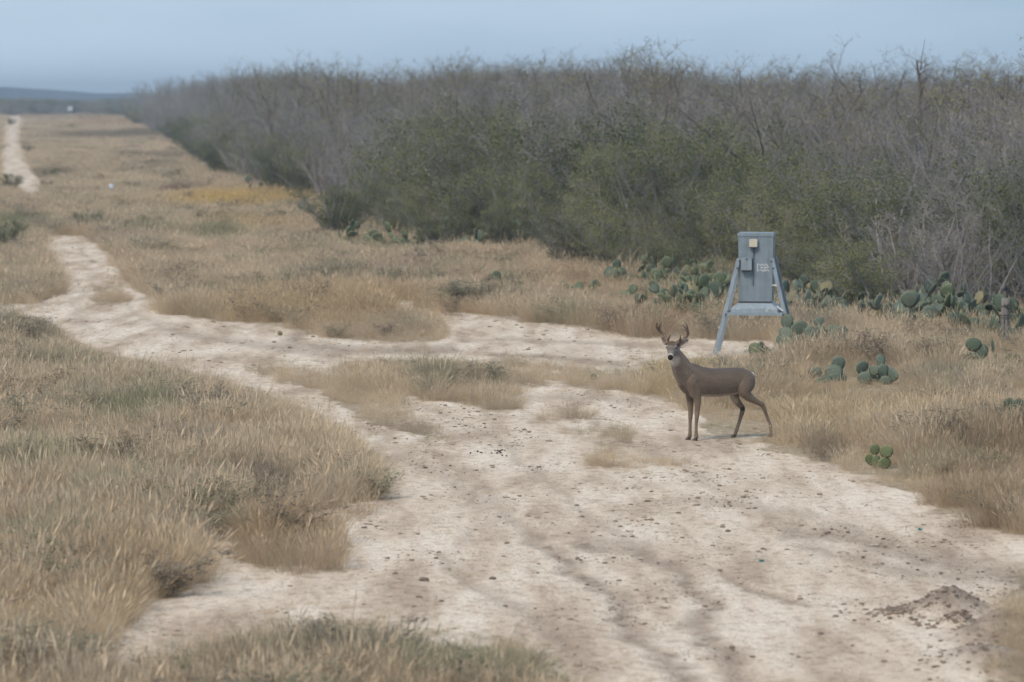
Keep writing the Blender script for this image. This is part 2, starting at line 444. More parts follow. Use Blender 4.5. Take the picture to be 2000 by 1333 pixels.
# ------------------------------------------------------------------ mesh helpers
class MB:
    def __init__(s): s.v = []; s.f = []; s.m = []; s.cur = 0
    def add(s, vs, fs):
        o = len(s.v); s.v.extend(vs)
        for f in fs: s.f.append(tuple(i + o for i in f)); s.m.append(s.cur)
    def tube(s, pts, rad, n=4, cap=True):
        pts = [Vector(p) for p in pts]; vs = []; fs = []
        up = Vector((0.3, 0.9, 0.2))
        for i, p in enumerate(pts):
            d = (pts[min(i + 1, len(pts) - 1)] - pts[max(i - 1, 0)])
            if d.length < 1e-9: d = Vector((0, 0, 1))
            d.normalize(); u = up - d * up.dot(d)
            if u.length < 1e-4: u = Vector((1, 0, 0)) - d * d.x
            u.normalize(); w = d.cross(u); up = u
            for k in range(n):
                a = 2 * math.pi * k / n
                vs.append(p + (u * math.cos(a) + w * math.sin(a)) * rad[i])
        m = len(pts)
        for i in range(m - 1):
            for k in range(n):
                k2 = (k + 1) % n
                fs.append((i * n + k, i * n + k2, (i + 1) * n + k2, (i + 1) * n + k))
        if cap:
            fs.append(tuple(range(n - 1, -1, -1))); fs.append(tuple((m - 1) * n + k for k in range(n)))
        s.add(vs, fs)
    def sliver(s, p, q, r):
        d = q - p; a = d.orthogonal().normalized() * r; c = d.cross(a); c = c.normalized() * r if c.length > 1e-9 else a
        s.add([p + a, p - a * 0.5 + c * 0.87, p - a * 0.5 - c * 0.87, q], [(0, 1, 3), (1, 2, 3), (2, 0, 3)])
    def box(s, c, h, rot=None):
        c = Vector(c); vs = []
        for z in (-1, 1):
            for y in (-1, 1):
                for x in (-1, 1):
                    p = Vector((x * h[0], y * h[1], z * h[2]))
                    if rot is not None: p = rot @ p
                    vs.append(c + p)
        s.add(vs, [(0, 2, 3, 1), (4, 5, 7, 6), (0, 1, 5, 4), (2, 6, 7, 3), (0, 4, 6, 2), (1, 3, 7, 5)])
    def loft(s, rings, n=16):
        vs = []; fs = []
        for c_, u, w in rings:
            for k in range(n):
                a = 2 * math.pi * k / n
                vs.append(c_ + u * math.cos(a) + w * math.sin(a))
        m = len(rings)
        for i in range(m - 1):
            for k in range(n):
                k2 = (k + 1) % n
                fs.append((i * n + k, i * n + k2, (i + 1) * n + k2, (i + 1) * n + k))
        fs.append(tuple(range(n - 1, -1, -1))); fs.append(tuple((m - 1) * n + k for k in range(n)))
        s.add(vs, fs)
    def mesh(s, name, mats, smooth=False):
        me = bpy.data.meshes.new(name)
        me.from_pydata([tuple(v) for v in s.v], [], s.f)
        for m in (mats if isinstance(mats, (list, tuple)) else [mats]): me.materials.append(m)
        if any(s.m): me.polygons.foreach_set('material_index', s.m)
        if smooth: me.polygons.foreach_set('use_smooth', [True] * len(me.polygons))
        me.update()
        return me

def link(name, me, parent=None, loc=(0, 0, 0)):
    o = bpy.data.objects.new(name, me); COL.objects.link(o); o.location = loc
    if parent is not None: o.parent = parent
    return o

def tag(o, label=None, cat=None, group=None, kind=None):
    if label: o['label'] = label
    if cat: o['category'] = cat
    if group: o['group'] = group
    if kind: o['kind'] = kind
    return o

def empty(name, loc, rz=0.0):
    o = bpy.data.objects.new(name, None); COL.objects.link(o); o.location = loc; o.rotation_euler = (0, 0, rz)
    o.empty_display_size = 0.2
    return o

def part(name, mb, m, parent, smooth=False):
    return link(name, mb.mesh(name, m, smooth), parent)

def scatter(name, pts, rot, scl, idx, tint, protos):
    """one object whose points carry copies of the given meshes (geometry nodes)"""
    me = bpy.data.meshes.new(name)
    me.vertices.add(len(pts)); me.vertices.foreach_set('co', np.asarray(pts, np.float32).ravel())
    for nm, typ, dat, key in (('rot', 'FLOAT_VECTOR', rot, 'vector'), ('scl', 'FLOAT_VECTOR', scl, 'vector'),
                              ('idx', 'INT', idx, 'value'), ('tint', 'FLOAT_VECTOR', tint, 'vector')):
        if dat is None: continue
        a = me.attributes.new(nm, typ, 'POINT'); a.data.foreach_set(key, np.asarray(dat).astype(np.int32 if typ == 'INT' else np.float32).ravel())
    me.update()
    o = link(name, me)
    c = bpy.data.collections.new(name + "_pieces")
    for i, pm in enumerate(protos):
        c.objects.link(bpy.data.objects.new("%s_piece_%02d" % (name, i), pm))
    g = bpy.data.node_groups.new(name, 'GeometryNodeTree')
    g.interface.new_socket(name='Geometry', in_out='INPUT', socket_type='NodeSocketGeometry')
    g.interface.new_socket(name='Geometry', in_out='OUTPUT', socket_type='NodeSocketGeometry')
    gi = g.nodes.new('NodeGroupInput'); go = g.nodes.new('NodeGroupOutput')
    ci = g.nodes.new('GeometryNodeCollectionInfo'); ci.inputs['Collection'].default_value = c
    ci.inputs['Separate Children'].default_value = True; ci.inputs['Reset Children'].default_value = True
    ip = g.nodes.new('GeometryNodeInstanceOnPoints'); ip.inputs['Pick Instance'].default_value = True
    def na(nm, typ):
        n = g.nodes.new('GeometryNodeInputNamedAttribute'); n.data_type = typ; n.inputs['Name'].default_value = nm
        return n.outputs['Attribute']
    g.links.new(gi.outputs[0], ip.inputs['Points']); g.links.new(ci.outputs[0], ip.inputs['Instance'])
    g.links.new(na('idx', 'INT'), ip.inputs['Instance Index'])
    er = g.nodes.new('FunctionNodeEulerToRotation')
    g.links.new(na('rot', 'FLOAT_VECTOR'), er.inputs[0]); g.links.new(er.outputs[0], ip.inputs['Rotation'])
    g.links.new(na('scl', 'FLOAT_VECTOR'), ip.inputs['Scale'])
    g.links.new(ip.outputs[0], go.inputs[0])
    md = o.modifiers.new("scatter", 'NODES'); md.node_group = g
    return o

# ------------------------------------------------------------------ the ground sheet
def build_ground():
    us = np.concatenate([np.tan(np.radians(np.linspace(-88, -9.5, 26))), np.arange(-175, 2176, 4.4) / 1.0 * 0 + (np.arange(-175, 2176, 4.4) - 1000) / FPX, np.tan(np.radians(np.linspace(9.5, 88, 26)))])
    us = np.unique(us)
    rows = np.concatenate([np.arange(1480, 560, -3.0), np.arange(560, 250, -2.5), np.arange(250, 196, -2.0)])
    d = CAMH / np.tan(TH - np.arctan((666.5 - rows) / FPX))
    ys = np.concatenate([np.linspace(-60, d[0] - 1, 14), d, np.geomspace(d[-1] * 1.2, 9000, 14)])
    UU, YY = np.meshgrid(us, ys)
    # rays fan out ahead; behind the camera the sheet simply widens
    reach = np.where(YY > 8, YY, 8.0 + 0 * YY)
    XX = UU * reach
    XX = np.clip(XX, -14000, 14000)
    wx, wy = wobble(XX, YY)
    front = YY > 20
    px, py = project(wx, np.where(front, wy, 30), 0 * XX)
    bare = np.where(front, np.maximum(.55 * sample(M_floor, px, py) + .45 * sample(M_soft, px, py), .52 * sample(M_sparse, px, py)), sample(M_floor, px, 0 * py + 1490))
    px0, py0 = project(XX, np.where(front, YY, 30), 0 * XX)
    stain = np.where(front, sample(M_stain, px * .6 + px0 * .4, py * .6 + py0 * .4), 0)
    mo = mound(XX, YY)
    near = np.clip((160 - YY) / 80, 0, 1) * front
    Z = gz(XX, YY)
    Z = Z + near * bare * (0.02 * (fbm(XX * 2.2, YY * .6, 4) - 0.5) + 0.05 * np.maximum(fbm(XX * 6.5 + 50, YY * 6.5, 3) - 0.56, 0))
    Z = Z - near * 0.015 * stain
    n, m = XX.shape
    me = bpy.data.meshes.new("ground")
    co = np.stack([XX, YY, Z], -1).reshape(-1, 3).astype(np.float32)
    me.vertices.add(n * m); me.vertices.foreach_set('co', co.ravel())
    i = np.arange(n * m).reshape(n, m)
    q = np.stack([i[:-1, :-1], i[:-1, 1:], i[1:, 1:], i[1:, :-1]], -1).reshape(-1, 4)
    me.loops.add(q.size); me.loops.foreach_set('vertex_index', q.ravel().astype(np.int32))
    me.polygons.add(len(q)); me.polygons.foreach_set('loop_start', np.arange(0, q.size, 4, dtype=np.int32))
    me.polygons.foreach_set('use_smooth', np.ones(len(q), bool))
    me.update(calc_edges=True)
    for nm, dat in (('bare', bare), ('stain', stain), ('mound', mo)):
        a = me.attributes.new(nm, 'FLOAT', 'POINT'); a.data.foreach_set('value', dat.ravel().astype(np.float32))
    me.materials.append(m_ground)
    return tag(link("ground", me), "pale caliche ground with worn vehicle tracks and dry litter", None, None, "structure")
build_ground()

# far blue hills on the horizon
def build_hills():
    Y = 2100.0
    mb = MB()
    xs = np.linspace(-2500, 2500, 240); vs = []; fs = []
    for x in xs:
        px = 1000 + FPX * x / Y
        top = 4.0 + .8 * float(fbm(x * 0.004, 2.0, 3)) + .4 * float(fbm(x * 0.03, 5.0, 2))
        top += 4.2 / (1 + math.exp(min(60, (px - 52) / 9.0))) - 0.8 / (1 + math.exp(min(60, (px - 30) / 40)))
        vs += [(x, Y - 120, -1), (x, Y, top), (x, Y + 260, top * 0.8), (x, Y + 500, -1)]
    for i in range(len(xs) - 1):
        for k in range(3): fs.append((i * 4 + k, i * 4 + 4 + k, i * 4 + 5 + k, i * 4 + 1 + k))
    mb.add([Vector(v) for v in vs], fs)
    tag(link("hills", mb.mesh("hills", simple("hill_brush", (0.022, 0.04, 0.06), 1.0, 0.3, 0.02))), "low blue hills along the horizon", None, None, "structure")
build_hills()

# ------------------------------------------------------------------ grass tufts
def tuft_mesh(name, seed, blades, rad, h0, h1, width, lean, droop, heads=0.0):
    rg = random.Random(seed); vs = []; fs = []; sh = []
    for k in range(blades):
        a = rg.uniform(0, 6.283); r = rad * math.sqrt(rg.random())
        p = Vector((r * math.cos(a), r * math.sin(a), -0.015))
        h = rg.uniform(h0, h1) * (1 - 0.35 * r / rad)
        la = a + rg.gauss(0, 0.8); ln = abs(rg.gauss(0, lean)) + 0.25 * lean * r / rad
        d = Vector((math.cos(la) * math.sin(ln), math.sin(la) * math.sin(ln), math.cos(ln)))
        side = Vector((math.cos(la + 1.57 + rg.gauss(0, 1.0)), math.sin(la + 1.57 + rg.gauss(0, 1.0)), 0)).normalized()
        w = width * rg.uniform(0.6, 1.3); dr = droop * rg.uniform(0.2, 1.0)
        q1 = p + d * h * 0.5; d2 = (d + Vector((d.x, d.y, 0)) * dr * 3 - Vector((0, 0, dr * 0.5))).normalized(); q2 = q1 + d2 * h * 0.5
        o = len(vs); s0 = rg.uniform(0.80, 1.08)
        vs += [p - side * w * .5, p + side * w * .5, q1 - side * w * .42, q1 + side * w * .42, q2]
        sh += [s0] * 5
        fs += [(o, o + 1, o + 3, o + 2), (o + 2, o + 3, o + 4)]
        if rg.random() < heads:
            e = q2; o = len(vs); hw = w * 1.7
            vs += [e - d2 * h * 0.22, e - d2 * h * 0.1 - side * hw, e + d2 * h * .06, e - d2 * h * 0.1 + side * hw]
            sh += [s0 * 1.1] * 4; fs += [(o, o + 1, o + 2, o + 3)]
    me = bpy.data.meshes.new(name); me.from_pydata([tuple(v) for v in vs], [], fs)
    a = me.attributes.new('shade', 'FLOAT_VECTOR', 'POINT'); a.data.foreach_set('vector', np.repeat(np.array(sh, np.float32), 3))
    me.materials.append(m_grass)
    return me

TUFTS = [tuft_mesh("grass_tuft", 100 + i, 140, 0.17, 0.5, 1.1, 0.0031, 0.24, 0.18, 0.3) for i in range(5)] + \
        [tuft_mesh("wispy_tuft", 140 + i, 85, 0.14, 0.55, 1.25, 0.0028, 0.13, 0.10, 0.6) for i in range(3)] + \
        [tuft_mesh("matted_tuft", 170 + i, 125, 0.24, 0.4, 1.0, 0.0036, 0.6, 0.3, 0.1) for i in range(3)] + \
        [tuft_mesh("seeding_stalks", 190 + i, 16, 0.15, 1.0, 1.7, 0.003, 0.16, 0.14, 0.9) for i in range(2)]

def weed_mesh(name, seed):
    rg = random.Random(seed); vs = []; fs = []; sh = []
    def strip(p, q, w, c):
        d = q - p; sd = Vector((rg.gauss(0, 1), rg.gauss(0, 1), rg.gauss(0, .3))); sd = (sd - d * (sd.dot(d) / max(1e-9, d.length_squared))).normalized() * w
        o = len(vs); vs.extend([p - sd, p + sd, q + sd * .5, q - sd * .5]); sh.extend([c] * 4); fs.append((o, o + 1, o + 2, o + 3))
    for k in range(9):
        a = rg.uniform(0, 6.28); d = Vector((math.cos(a) * rg.uniform(.1, .5), math.sin(a) * rg.uniform(.1, .5), 1)).normalized(); p = Vector((rg.gauss(0, .03), rg.gauss(0, .03), -.01)); L = rg.uniform(.5, 1.0)
        c = rg.uniform(.7, 1.0)
        for i in range(5):
            q = p + d * L / 5; strip(p, q, .004, c); d = (d + Vector((rg.gauss(0, .18), rg.gauss(0, .18), .02))).normalized()
            for j in range(4):
                e = (d * .5 + Vector((rg.gauss(0, .6), rg.gauss(0, .6), rg.gauss(.2, .3)))).normalized(); t_ = q + e * rg.uniform(.08, .22); strip(q, t_, .0022, c)
                for m_ in range(4): u = q.lerp(t_, rg.uniform(.3, 1)); w_ = u + Vector((rg.gauss(0, .03), rg.gauss(0, .03), rg.gauss(.01, .02))); strip(u, w_, .008, c * rg.uniform(.85, 1.25))
            p = q
    me = bpy.data.meshes.new(name); me.from_pydata([tuple(v) for v in vs], [], fs)
    a_ = me.attributes.new('shade', 'FLOAT_VECTOR', 'POINT'); a_.data.foreach_set('vector', np.repeat(np.array(sh, np.float32), 3)); me.materials.append(m_grass)
    return me
TUFTS += [weed_mesh("weed", 500 + i) for i in range(3)]

def grass_points():
    P_, H_, C_, I_, B_ = [], [], [], [], []
    rg = np.random.default_rng(5)
    zones = [(21, 33, 0.135), (33, 48, 0.145), (48, 66, 0.155), (66, 95, 0.19), (95, 150, 0.26), (150, 260, 0.42), (260, 480, 0.75), (480, 900, 1.4)]
    for y0, y1, sp in zones:
        half = 0.165 * y1 + 2.5
        xs = np.arange(-half, half, sp); ys = np.arange(y0, y1, sp)
        X, Y = np.meshgrid(xs, ys); X = (X + rg.uniform(-.5, .5, X.shape) * sp * 1.1).ravel(); Y = (Y + rg.uniform(-.5, .5, Y.shape) * sp * 1.1).ravel()
        k = np.abs(X) < 0.165 * Y + 1.5
        X = X[k]; Y = Y[k]
        wx, wy = wobble(X, Y)
        rx, ry = project(wx, wy, 0 * X)
        px, py = project(X, Y, 0 * X)
        b = sample(M_bare, rx, ry); soft = sample(M_soft, rx, ry); short = sample(M_short, px, py)
        nz = fbm(X * 0.35 + 31, Y * 0.25 + 5, 3); nz2 = fbm(X * 1.3 + 71, Y * 1.1 + 15, 3)
        h = 0.34 * (0.4 + 1.2 * nz) * (0.55 + 0.9 * nz2) * (1 - 0.55 * short) * (1 - .62 * sample(M_low, px, py)) * rg.uniform(0.75, 1.2, X.shape)
        keep = (b < 0.5) & (rg.random(X.shape) < np.clip(1.25 - 1.15 * soft, .12, 1))
        # thin cover: real swards have gaps
        keep &= (nz2 > 0.36 + 0.16 * rg.random(X.shape)) | (rg.random(X.shape) < 0.30)
        keep &= rg.random(X.shape) > .34 * sample(M_sparse, px, py)
        # a tuft never stands so tall that it hides the bare ground seen behind it
        ok = np.zeros(X.shape, bool); hf = h.copy()
        for f in (1.0, 0.7, 0.45, 0.28):
            clear = np.ones(X.shape, bool)
            for g_ in (.3, .6, .85, 1.12):
                tx, ty = project(X, Y, h * f * g_)
                clear &= (sample(M_bare, tx, ty) < 0.5) | ((short > .5) & (g_ > .5))
            if f < .4: clear &= rg.random(X.shape) < .5
            new = clear & ~ok; hf[new] = h[new] * f; ok |= clear
        keep &= ok | ((rg.random(X.shape) < 0.10))
        hf = np.where(ok, hf, 0.07)
        # stray seedlings out on the bare ground, mostly along its rim
        stray = (b >= 0.5) & (rg.random(X.shape) < np.where(soft < 0.9, 0.24, np.where(soft < .99, .06, 0.006))) & (Y < 150)
        hf = np.where(stray, rg.uniform(0.03, 0.10, X.shape) * (1.3 - .6 * soft), hf)
        keep |= stray
        # not inside the thicket
        X, Y, hf, nz, nz2, px, py, short, stray = [a[keep] for a in (X, Y, hf, nz, nz2, px, py, short, stray)]
        scale_up = max(1.0, sp / 0.18) ** 0.7
        P_.append(np.stack([X, Y, gz(X, Y)], -1)); H_.append(hf); B_.append(np.full(X.shape, scale_up))
        # colour
        base = np.array([0.62, 0.50, 0.355]); ol = np.array([0.42, 0.37, 0.255]); br = np.array([0.51, 0.40, 0.285]); grey = np.array([0.45, 0.375, 0.29])
        c = np.repeat(base[None], len(X), 0)
        f = np.clip((fbm(X * 0.5 + 9, Y * 0.3 + 60, 3) - 0.5) * 4, 0, 1)[:, None]; c = c * (1 - f) + br * f
        f = np.clip((fbm(X * 0.8 + 90, Y * 0.5 + 6, 3) - 0.58) * 6, 0, 0.75)[:, None]; c = c * (1 - f) + ol * f
        f = np.clip((fbm(X * 1.1 + 19, Y * 0.8 + 36, 3) - 0.60) * 7, 0, 0.8)[:, None]; c = c * (1 - f) + grey * f
        for ex, ey, ew, eh, col, s in TINTS:
            q = ((px - ex) / ew) ** 2 + ((py - ey) / eh) ** 2
            f = (s * np.clip(1.4 - q - 0.8 * (nz2 - 0.5), 0, 1))[:, None]; c = c * (1 - f) + np.array(col) * f
        c = c * rg.uniform(0.85, 1.15, (len(X), 1))
        C_.append(c)
        idx = rg.integers(0, 5, len(X)); r = rg.random(len(X))
        idx = np.where(r < 0.25, 5 + rg.integers(0, 3, len(X)), idx); idx = np.where(((short > 0.5) & (r > .45)) | stray | (r > 0.93), 8 + rg.integers(0, 3, len(X)), idx)
        idx = np.where((rg.random(len(X)) < .10) & (short < .5) & ~stray & (hf > .2), 11 + rg.integers(0, 2, len(X)), idx)
        wd_ = (rg.random(len(X)) < .012 + .11 * np.clip(fbm(X * .7 + 130, Y * .5 + 20, 2) - .55, 0, 1) * 4) & ~stray & (short < .5) & (hf > .12)
        idx = np.where(wd_, 13 + rg.integers(0, 3, len(X)), idx)
        wc = np.array([[.29, .25, .20], [.31, .305, .215], [.37, .29, .205]])[rg.integers(0, 3, len(X))]
        C_[-1] = np.where(wd_[:, None], wc, C_[-1])
        I_.append(idx)
    P_ = np.concatenate(P_); H_ = np.concatenate(H_); C_ = np.concatenate(C_); I_ = np.concatenate(I_); B_ = np.concatenate(B_)
    return P_, H_, C_, I_, B_

GREEN = (0.22, 0.245, 0.14); DARK = (0.22, 0.185, 0.145); GOLD = (0.55, 0.42, 0.23); GREYG = (0.29, 0.275, 0.20); BRN = (0.38, 0.285, 0.19)
TINTS = [
    (460,398,150,18,(.62,.45,.20),1.0),(480,448,110,14,GOLD,.6),(560,395,70,10,GOLD,.8),(150,228,140,6,BRN,.6),(250,240,120,8,(0.45,.28,.15),.5),
    (850,748,45,22,GREEN,.4),(230,835,90,22,GREEN,.6),(300,815,60,20,GREEN,.5),(80,945,60,22,GREEN,.5),(280,458,60,7,GREEN,.7),
    (420,470,60,9,GREEN,.75),(640,555,70,10,GREYG,.7),(20,470,40,18,GREEN,.7),(40,440,60,12,GREEN,.7),(1615,890,30,18,DARK,.8),
    (530,965,60,16,DARK,.8),(480,945,50,10,DARK,.6),(1850,748,60,14,GREYG,.8),(1180,730,50,10,GREEN,.4),(840,565,20,10,GREEN,.5),
    (700,1300,330,40,GREYG,.55),(880,1320,200,50,GREEN,.25),(80,1300,110,40,GREYG,.7),(100,1170,60,40,(0.42,.315,.205),.5),(240,1130,120,40,(0.46,.34,.215),.55),
    (1650,800,200,60,(0.56,.43,.27),.5),(1900,1000,140,50,BRN,.7),(1950,900,120,50,BRN,.5),(1330,740,60,40,(0.58,.45,.25),.6),(560,1070,110,40,(0.52,.38,.23),.5),
    (200,268,120,8,DARK,.7),(290,262,70,8,DARK,.7),(300,310,70,8,DARK,.6),(180,445,40,10,GREYG,.6),(60,655,80,18,GREYG,.6),
    (80,680,60,18,DARK,.45),(300,330,60,5,DARK,.4),(1170,560,200,30,(0.52,.39,.26),.6),(650,610,260,40,(0.55,.40,.24),.6),(345,377,50,5,(.20,.12,.11),.9),
    (90,345,60,10,DARK,.6),(1280,640,150,20,(0.42,.30,.2),.6),(1880,860,40,14,GREYG,.6),(230,1210,70,30,(0.42,.31,.19),.5),
]
P_, H_, C_, I_, B_ = grass_points()
_r = np.random.default_rng(3)
N = len(P_)
rot = np.stack([_r.normal(0, .05, N), _r.normal(0, .05, N), _r.uniform(0, 6.28, N)], -1)
wdt = np.clip(H_ * 2.6, 0.22, 1.25) * B_
scl = np.stack([wdt, wdt, H_ * 1.05], -1)
tag(scatter("dry_grass", P_, rot, scl, I_, C_, TUFTS), "dry tan grass standing beside the tracks", None, None, "stuff")
print("grass tufts", N)

# ------------------------------------------------------------------ shrubs of the thicket
def shrub(seed, height, stems, spread, leafy=0.0, leafsize=0.03, twig=1.0, trunk_r=0.035, low=0.12, upright=0.5, clear=0.0, lm=None, bm=None, dense=1.0):
    """returns (trunk mesh, crown mesh): many-stemmed thorn scrub"""
    rg = random.Random(seed)
    T, C = MB(), MB()
    ga = lambda s: rg.gauss(0, s)
    def leaves(p, d, n, rad):
        for _ in range(n):
            q = p + Vector((ga(rad), ga(rad), ga(rad)))
            a = Vector((ga(1), ga(1), ga(1) + .4)).normalized() * leafsize * rg.uniform(.6, 1.4)
            bb = a.orthogonal().normalized() * leafsize * rg.uniform(.3, .6)
            if rg.random() < .5: bb = bb * -1
            C.cur = 1; C.add([q, q + a * .5 + bb, q + a, q + a * .5 - bb], [(0, 1, 2, 3)]); C.cur = 0
    for s in range(stems):
        a = 6.283 * (s + rg.random()) / stems
        base = Vector((math.cos(a), math.sin(a), 0)) * rg.uniform(0.03, 0.16) * spread
        ln = rg.uniform(.15, 1.0) * spread * 0.55
        d = Vector((math.cos(a) * ln, math.sin(a) * ln, 1)).normalized()
        L = height * rg.uniform(.75, 1.02) / max(.55, d.z) * 0.92
        nseg = 7; pts = [base + Vector((0, 0, -.05))]; dd = d.copy()
        for i in range(nseg):
            dd = (dd + Vector((ga(.13), ga(.13), ga(.06) + upright * .06))).normalized()
            pts.append(pts[-1] + dd * L / nseg)
        r0 = trunk_r * rg.uniform(.6, 1.15)
        rad = [r0 * (1 - i / (nseg + .6)) + .003 for i in range(nseg + 1)]
        T.tube(pts, rad, 4, False)
        nb = int(rg.uniform(7, 11) * dense)
        for k in range(nb):
            f = low + (1 - low) * (k + rg.random()) / nb
            i = min(nseg - 1, int(f * nseg)); p = pts[i].lerp(pts[i + 1], f * nseg - i)
            if p.z < clear: continue
            sd = (pts[i + 1] - pts[i]).normalized()
            bd = (sd * rg.uniform(.4, .9) + Vector((ga(.55), ga(.55), ga(.3) + upright * .35))).normalized()
            bl = L * rg.uniform(.16, .34) * (1.15 - .5 * f)
            bp = [p]; b2 = bd.copy()
            for j in range(3):
                b2 = (b2 + Vector((ga(.2), ga(.2), ga(.12) + .05))).normalized(); bp.append(bp[-1] + b2 * bl / 3)
            br = max(.0045, rad[i] * .45)
            C.cur = 0; C.tube(bp, [br, br * .7, br * .5, br * .25], 3, False)
            for q in range(int(7 * twig)):
                g = rg.uniform(.15, 1.0) * 3; j = min(2, int(g)); tp = bp[j].lerp(bp[j + 1], g - j)
                td = ((bp[j + 1] - bp[j]).normalized() * rg.uniform(.3, .9) + Vector((ga(.6), ga(.6), ga(.35) + upright * .3))).normalized()
                tl = rg.uniform(.16, .46) * (height / 4) ** .5; te = tp + td * tl
                C.sliver(tp, te, .0045)
                for w in range(3):
                    u = tp.lerp(te, rg.uniform(.2, .95)); ud = (td * .6 + Vector((ga(.6), ga(.6), ga(.4) + .2))).normalized()
                    ue = u + ud * rg.uniform(.08, .24); C.sliver(u, ue, .0032)
                    if leafy > 0 and rg.random() < leafy: leaves(ue, ud, int(rg.uniform(2, 5)), .045)
                if leafy > 0 and rg.random() < leafy: leaves(te, td, int(rg.uniform(3, 7)), .06)
    return T.mesh("trunk", bm or m_bark), C.mesh("crown", [bm or m_bark, lm or m_leaf])

BARE_SH = [shrub(200 + i, 4.2, 8 + i % 3, 1.0 + .12 * (i % 3), 0.0, twig=1.35, upright=.7, low=.08) for i in range(5)] + \
          [shrub(260 + i, 4.2, 7, 1.2, 0.30, .026, lm=m_leaf2, twig=1.2, upright=.6) for i in range(2)] + \
          [shrub(280 + i, 4.2, 8, 1.3, 0.50, .030, lm=m_leaf, twig=1.2, upright=.6) for i in range(2)]
PALE_SH = [shrub(300 + i, 3.0, 7, 1.3, 0.0, twig=1.0, upright=.55, bm=m_pale, low=.15) for i in range(3)]
GREEN_SH = [shrub(330 + i, 2.4, 11, 1.5, 0.95, .042, twig=1.1, upright=.75, low=.03) for i in range(4)]
DARK_SH = [shrub(360 + i, 1.7, 9, 1.5, 0.9, .04, lm=m_leaf3, bm=m_dark, twig=.9, upright=.5, low=.02) for i in range(2)]
TREES = [shrub(400 + i, 5.0, 3, .75, 0.30, .032, lm=m_leaf2, bm=m_dark, twig=.95, trunk_r=.06, upright=.8, low=.3) for i in range(3)]
HEIGHT = {}
for lst, h in ((BARE_SH, 4.2), (PALE_SH, 3.0), (GREEN_SH, 2.4), (DARK_SH, 1.7), (TREES, 5.0)):
    for tm, cm in lst:
        HEIGHT[cm.name] = max(v.co.z for v in cm.vertices)

def plant(name, pair, loc, h, rz, label, cat, group=None, tilt=(0, 0), widen=1.0):
    s = h / HEIGHT[pair[1].name]
    e = empty(name, loc); e.rotation_euler = (tilt[0], tilt[1], rz); e.scale = (s * widen, s * widen, s)
    link("trunk", pair[0], e); link("crown", pair[1], e)
    return tag(e, label, cat, group)

EDGE = [ground(*p) for p in [(2400,700),(2150,672),(1960,648),(1800,628),(1620,596),(1450,556),(1340,532),(1200,508),(1050,492),(850,478),(735,462),(690,428),(560,388),(470,366),(400,330),(330,287),(285,256),(240,230)]]

def edge_dist(x, y):
    best = np.full(np.shape(x), 1e9); side = np.zeros(np.shape(x))
    for a, b2 in zip(EDGE[:-1], EDGE[1:]):
        dx, dy = b2.x - a.x, b2.y - a.y
        t = np.clip(((x - a.x) * dx + (y - a.y) * dy) / (dx * dx + dy * dy), 0, 1)
        qx, qy = x - a.x - t * dx, y - a.y - t * dy
        d = np.hypot(qx, qy); cr = dx * qy - dy * qx
        k = d < best; best = np.where(k, d, best); side = np.where(k, np.where(cr < 0, 1, -1), side)
    return best * side

SKY = np.array([(200,190),(240,187),(300,165),(400,160),(540,150),(640,150),(740,172),(760,165),(900,148),(1100,145),(1280,148),(1400,172),(1470,172),(1510,158),(1620,155),(1700,175),(1790,160),(1900,162),(2000,155),(2300,150)])

